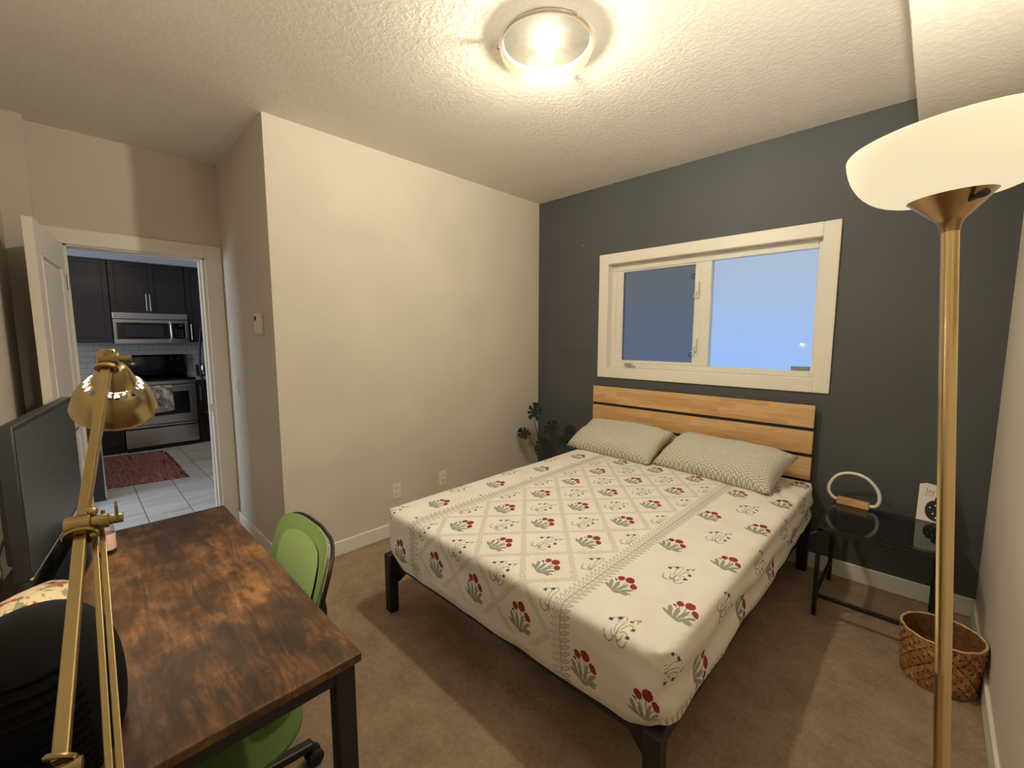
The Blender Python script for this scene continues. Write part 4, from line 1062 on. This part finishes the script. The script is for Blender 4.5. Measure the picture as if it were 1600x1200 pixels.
def upper(y0, y1, z0, z1, doors, label):
    t = Thing('wall_cabinet', label, 'cabinet', (KX+.17, (y0+y1)/2, z0), 'dark kitchen wall cabinets')
    bm = bm_new(); box(bm, KX, UX-.02, y0+.001, y1-.001, z0, z1); t.part('carcass', bm, M_ESP)
    wd = (y1-y0)/doors; ds = []
    for k in range(doors): ds.append(shaker(t, UX-.02, y0+k*wd+.002, y0+(k+1)*wd-.002, z0+.003, z1-.003))
    return t, ds
t, ds = upper(-2.83, -2.05, 1.80, 2.452, 2, 'dark two door wall cabinet directly above the microwave')
for k, y in enumerate((-2.475, -2.437)): handle(t, (UX, y, 1.825), (UX, y, 2.045), .007, ds[k])
t, ds = upper(-3.42, -2.835, 1.41, 2.452, 1, 'dark tall wall cabinet to the left of the microwave')
handle(t, (UX, -3.37, 1.44), (UX, -3.37, 1.66), .007, ds[0])
t, ds = upper(-2.045, -1.60, 1.41, 2.452, 1, 'dark tall wall cabinet to the right of the microwave')
handle(t, (UX, -2.012, 1.44), (UX, -2.012, 1.66), .007, ds[0])
# microwave
mw = Thing('microwave', 'stainless over the range microwave with dark glass door', 'microwave', (KX+.2, -2.44, 1.39))
MX = -4.70
bm = bm_new(); box(bm, KX, MX-.03, -2.828, -2.052, 1.395, 1.797, .004, 1); mw.part('casing', bm, M_BLACKPL)
bm = bm_new(); box(bm, MX-.03, MX, -2.828, -2.052, 1.715, 1.797, .006, 2); mw.part('vent_panel', bm, M_STEEL)
bm = bm_new()
for b in [(MX-.03, MX, -2.828, -2.052, 1.665, 1.710), (MX-.03, MX, -2.828, -2.052, 1.395, 1.456), (MX-.03, MX, -2.828, -2.795, 1.456, 1.665), (MX-.03, MX, -2.085, -2.052, 1.456, 1.665)]: box(bm, *b, .004, 1)
mw.part('door_frame', bm, M_STEEL)
bm = bm_new(); box(bm, MX-.028, MX-.004, -2.797, -2.265, 1.454, 1.667); wd_ = mw.part('door_glass', bm, M_BLACKGLOSS)
bm = bm_new(); box(bm, MX-.0045, MX-.003, -2.72, -2.33, 1.485, 1.64); mw.part('viewing_window', bm, plain('oven_window', (42, 40, 38), .25), parent=wd_)
bm = bm_new(); box(bm, MX-.028, MX-.004, -2.263, -2.083, 1.454, 1.667); cp = mw.part('control_panel', bm, M_BLACKGLOSS)
bm = bm_new()
for i in range(3):
    for j in range(4): box(bm, MX-.0045, MX-.003, -2.20+i*.033, -2.178+i*.033, 1.475+j*.03, 1.493+j*.03)
mw.part('key', bm, plain('key_grey', (58, 58, 60), .5), parent=cp)
bm = bm_new(); box(bm, MX-.0045, MX-.003, -2.16, -2.11, 1.63, 1.645); mw.part('display', bm, plain('lcd', (86, 96, 92), .4), parent=cp)
bm = bm_new(); tube(bm, spline([(MX, -2.252, 1.70), (MX+.035, -2.250, 1.68), (MX+.045, -2.248, 1.57), (MX+.035, -2.246, 1.45), (MX, -2.244, 1.43)], 8), .013, 12); mw.part('handle', bm, M_CHROME, 60)
# range
rg = Thing('range', 'stainless electric range with black backguard and cooktop', 'oven', (-4.78, -2.44, 0))
SX = -4.45
bm = bm_new(); box(bm, KX+.03, SX-.04, -2.825, -2.055, .03, .905); rg.part('body', bm, M_BLACKPL)
bm = bm_new(); box(bm, KX+.03, SX-.02, -2.828, -2.052, .905, .93, .006, 2); rg.part('cooktop', bm, M_BLACKGLOSS)
bm = bm_new(); box(bm, KX+.01, KX+.09, -2.828, -2.052, .93, 1.235, .03, 3); bgd = rg.part('backguard', bm, M_BLACKGLOSS, 40)
for y in (-2.735, -2.655, -2.23, -2.15):
    bm = bm_new(); cyl(bm, (KX+.09, y, 1.17), (KX+.115, y, 1.168), .018, seg=16); kb = rg.part('knob', bm, M_BLACKPL, 40, bgd)
bm = bm_new()
for y in (-2.735, -2.655): cyl(bm, (KX+.115, y, 1.168), (KX+.117, y, 1.168), .009, seg=12)
rg.part('knob_cap', bm, M_CHROME, 40, bgd)
bm = bm_new(); box(bm, SX-.04, SX, -2.825, -2.055, .855, .903, .006, 2); rg.part('front_trim', bm, M_STEEL)
bm = bm_new()
for b in [(SX-.04, SX, -2.822, -2.06, .34, .45), (SX-.04, SX, -2.822, -2.06, .755, .845), (SX-.04, SX, -2.822, -2.74, .45, .755), (SX-.04, SX, -2.14, -2.06, .45, .755)]: box(bm, *b, .003, 1)
dr = rg.part('oven_door', bm, M_STEEL)
bm = bm_new(); box(bm, SX-.035, SX-.004, -2.742, -2.138, .448, .757); rg.part('oven_window', bm, M_BLACKGLOSS, parent=dr)
bm = bm_new(); cyl(bm, (SX+.045, -2.80, .835), (SX+.045, -2.08, .835), .011, seg=14)
for y in (-2.78, -2.10): cyl(bm, (SX, y, .83), (SX+.045, y, .835), .009, seg=10)
rg.part('door_handle', bm, M_STEEL, 40, dr)
bm = bm_new(); box(bm, SX-.04, SX-.004, -2.822, -2.06, .06, .292, .004, 1); dw = rg.part('drawer', bm, M_STEEL)
bm = bm_new(); box(bm, SX-.03, SX-.012, -2.81, -2.07, .296, .336); rg.part('drawer_gap', bm, M_BLACKPL)
bm = bm_new(); cyl(bm, (SX+.012, -2.80, .322), (SX+.012, -2.08, .322), .012, seg=12); rg.part('drawer_lip', bm, M_STEEL, 40, dw)
bm = bm_new(); box(bm, KX+.05, SX-.06, -2.81, -2.07, 0, .055); rg.part('toe_kick', bm, M_BLACKPL)
# towel on the oven door rail
bm = bm_new(); n, m = 14, 22
for s in (0, 1):
    g = []
    for i in range(n+1):
        row_ = []
        for j in range(m+1):
            a = i/n; b = j/m; yy = -2.545+a*.215+(.012*b if a > .5 else -.004*b); 
            fold = .006*math.sin(a*17+b*2)*min(1, b*3)
            zz = .849-b*.345+.02*(a-.5)*b; xx = SX+.059+fold
            row_.append(bm.verts.new((xx+s*.004, yy, zz)))
        g.append(row_)
    for i in range(n):
        for j in range(m): bm.faces.new((g[i][j], g[i+1][j], g[i+1][j+1], g[i][j+1]))
for i in range(n):
    pass
box(bm, SX+.030, SX+.063, -2.545, -2.33, .8465, .851, .002, 1); box(bm, SX+.026, SX+.031, -2.54, -2.335, .62, .85, .002, 1)
tag(link('dish_towel', bm, M_TOWEL, smooth=50, loc=(SX+.045, -2.44, .84)), 'pale patterned dish towel hanging on the oven door handle', 'towel')
# base cabinets and worktops either side
def base_cab(y0, y1, label, hy):
    t = Thing('base_cabinet', label, 'cabinet', (KX+.3, (y0+y1)/2, 0), 'dark kitchen base cabinets')
    bm = bm_new(); box(bm, KX+.01, SX-.05, y0, y1, .10, .888); box(bm, KX+.01, SX-.10, y0, y1, 0, .10); t.part('carcass', bm, M_ESP)
    d = shaker(t, SX-.05, y0+.002, y1-.002, .105, .884)
    handle(t, (SX-.03, hy, .60), (SX-.03, hy, .82), .007, d)
base_cab(-3.42, -2.832, 'dark base cabinet to the left of the stainless range', -3.36)
base_cab(-2.048, -1.60, 'dark base cabinet to the right of the stainless range', -2.01)
for y0, y1, lb in ((-3.42, -2.832, 'speckled worktop slab to the left of the range'), (-2.048, -1.60, 'speckled worktop slab to the right of the range holding the toaster')):
    bm = bm_new(); box(bm, KX+.013, SX-.01, y0, y1, .889, .925, .006, 2); tag(link('worktop', bm, M_COUNTER, loc=(KX+.3, (y0+y1)/2, .889)), lb, 'worktop', 'kitchen worktops')
to = Thing('toaster', 'small chrome and black toaster on the worktop beside the range', 'toaster', (-4.75, -1.90, .925))
bm = bm_new(); box(bm, -4.87, -4.63, -1.955, -1.80, .935, 1.10, .03, 3); to.part('body', bm, M_CHROME, 50)
bm = bm_new(); box(bm, -4.88, -4.62, -1.975, -1.79, .926, .95, .008, 2); box(bm, -4.86, -4.64, -1.978, -1.95, .95, 1.085, .012, 2); to.part('base', bm, M_BLACKPL)
bm = bm_new(); box(bm, -4.84, -4.66, -1.925, -1.90, 1.098, 1.102); box(bm, -4.84, -4.66, -1.87, -1.845, 1.098, 1.102); to.part('bread_slot', bm, M_SLOT)
# refrigerator seen edge on, its bowed handle standing out
fr_ = Thing('refrigerator', 'black refrigerator seen edge on at the right side of the doorway', 'refrigerator', (-3.4, -1.72, 0))
bm = bm_new(); box(bm, -3.80, -3.05, -2.0, KY1-.03, .02, 1.78, .006, 1); fr_.part('cabinet', bm, M_BLACKPL)
bm = bm_new(); box(bm, -3.795, -3.055, -2.055, -2.004, .64, 1.775, .012, 2); d1 = fr_.part('upper_door', bm, M_BLACKGLOSS)
bm = bm_new(); box(bm, -3.795, -3.055, -2.055, -2.004, .06, .63, .012, 2); d2 = fr_.part('freezer_drawer', bm, M_BLACKGLOSS)
bm = bm_new(); tube(bm, spline([(-3.72, -2.05, 1.62), (-3.72, -2.085, 1.56), (-3.72, -2.115, 1.25), (-3.72, -2.115, 1.05), (-3.72, -2.085, .76), (-3.72, -2.05, .70)], 8), .012, 10); fr_.part('handle', bm, M_BLACKPL, 60, d1)
bm = bm_new(); tube(bm, [(-3.72, -2.05, .56), (-3.72, -2.10, .55), (-3.14, -2.10, .55), (-3.14, -2.05, .56)], .012, 10); fr_.part('handle', bm, M_BLACKPL, 60, d2)
# island end
isl = Thing('kitchen_island', 'dark island cabinet standing on the tiles just inside the kitchen', 'cabinet', (-3.2, -3.5, 0))
bm = bm_new(); box(bm, -4.0, -2.54, -3.95, -3.135, .0, .88); isl.part('carcass', bm, M_ESP)
bm = bm_new(); box(bm, -2.54, -2.50, -3.97, -3.112, 0, .882, .003, 1); isl.part('end_panel', bm, M_ESP)
bm = bm_new(); box(bm, -2.515, -2.497, -3.114, -3.104, .02, .88, .002, 1); isl.part('edge_strip', bm, M_STEEL)
bm = bm_new(); box(bm, -4.04, -2.46, -4.0, -3.08, .883, .92, .006, 2); isl.part('worktop', bm, M_COUNTER)
# rug
bm = bm_new(); n, m = 46, 40; g = []
for i in range(n+1):
    row_ = []
    for j in range(m+1):
        a, b = i/n, j/m
        yy = -3.10+a*.62+.012*noise.noise(Vector((b*9, a*2, 1)))*(1 if i in (0, n) else .3)+(.08*(b-.5)*.3); xx = -4.40+b*1.52+.012*noise.noise(Vector((a*8, 4, b)))*(1 if j in (0, m) else .3)
        row_.append(bm.verts.new((xx+.10*a, yy, .012+.004*math.sin(i*2.4)+.002*noise.noise(Vector((xx*30, yy*30, 0))))))
    g.append(row_)
for i in range(n):
    for j in range(m): bm.faces.new((g[i][j], g[i+1][j], g[i+1][j+1], g[i][j+1]))
edge = [g[0][j] for j in range(m+1)]+[g[i][m] for i in range(1, n+1)]+[g[n][j] for j in range(m-1, -1, -1)]+[g[i][0] for i in range(n-1, 0, -1)]
low = [bm.verts.new((v.co.x, v.co.y, .001)) for v in edge]
for k in range(len(edge)): bm.faces.new((edge[k], edge[(k+1) % len(edge)], low[(k+1) % len(edge)], low[k]))
bm.faces.new(low)
rug = Thing('rug', 'red striped rag rug on the kitchen tiles before the range', 'rug', (-3.6, -2.8, 0))
rug.part('woven_field', bm, M_RUG, 70)
bm = bm_new()
for k in range(60):
    x = -4.3+k*.0245; y_ = -2.485+.10*.3*0+.012*((x+4.4)/1.52-.5)
    tube(bm, [(x+.10, y_-.004, .010), (x+.10+random.uniform(-.01, .01), y_+.012, .008), (x+.10+random.uniform(-.015, .015), y_+random.uniform(.02, .035), .004)], .003, 5)
fr2 = rug.part('fringe', bm, plain('red_yarn', (140, 48, 44), .95), 60); fr2['kind'] = 'stuff'
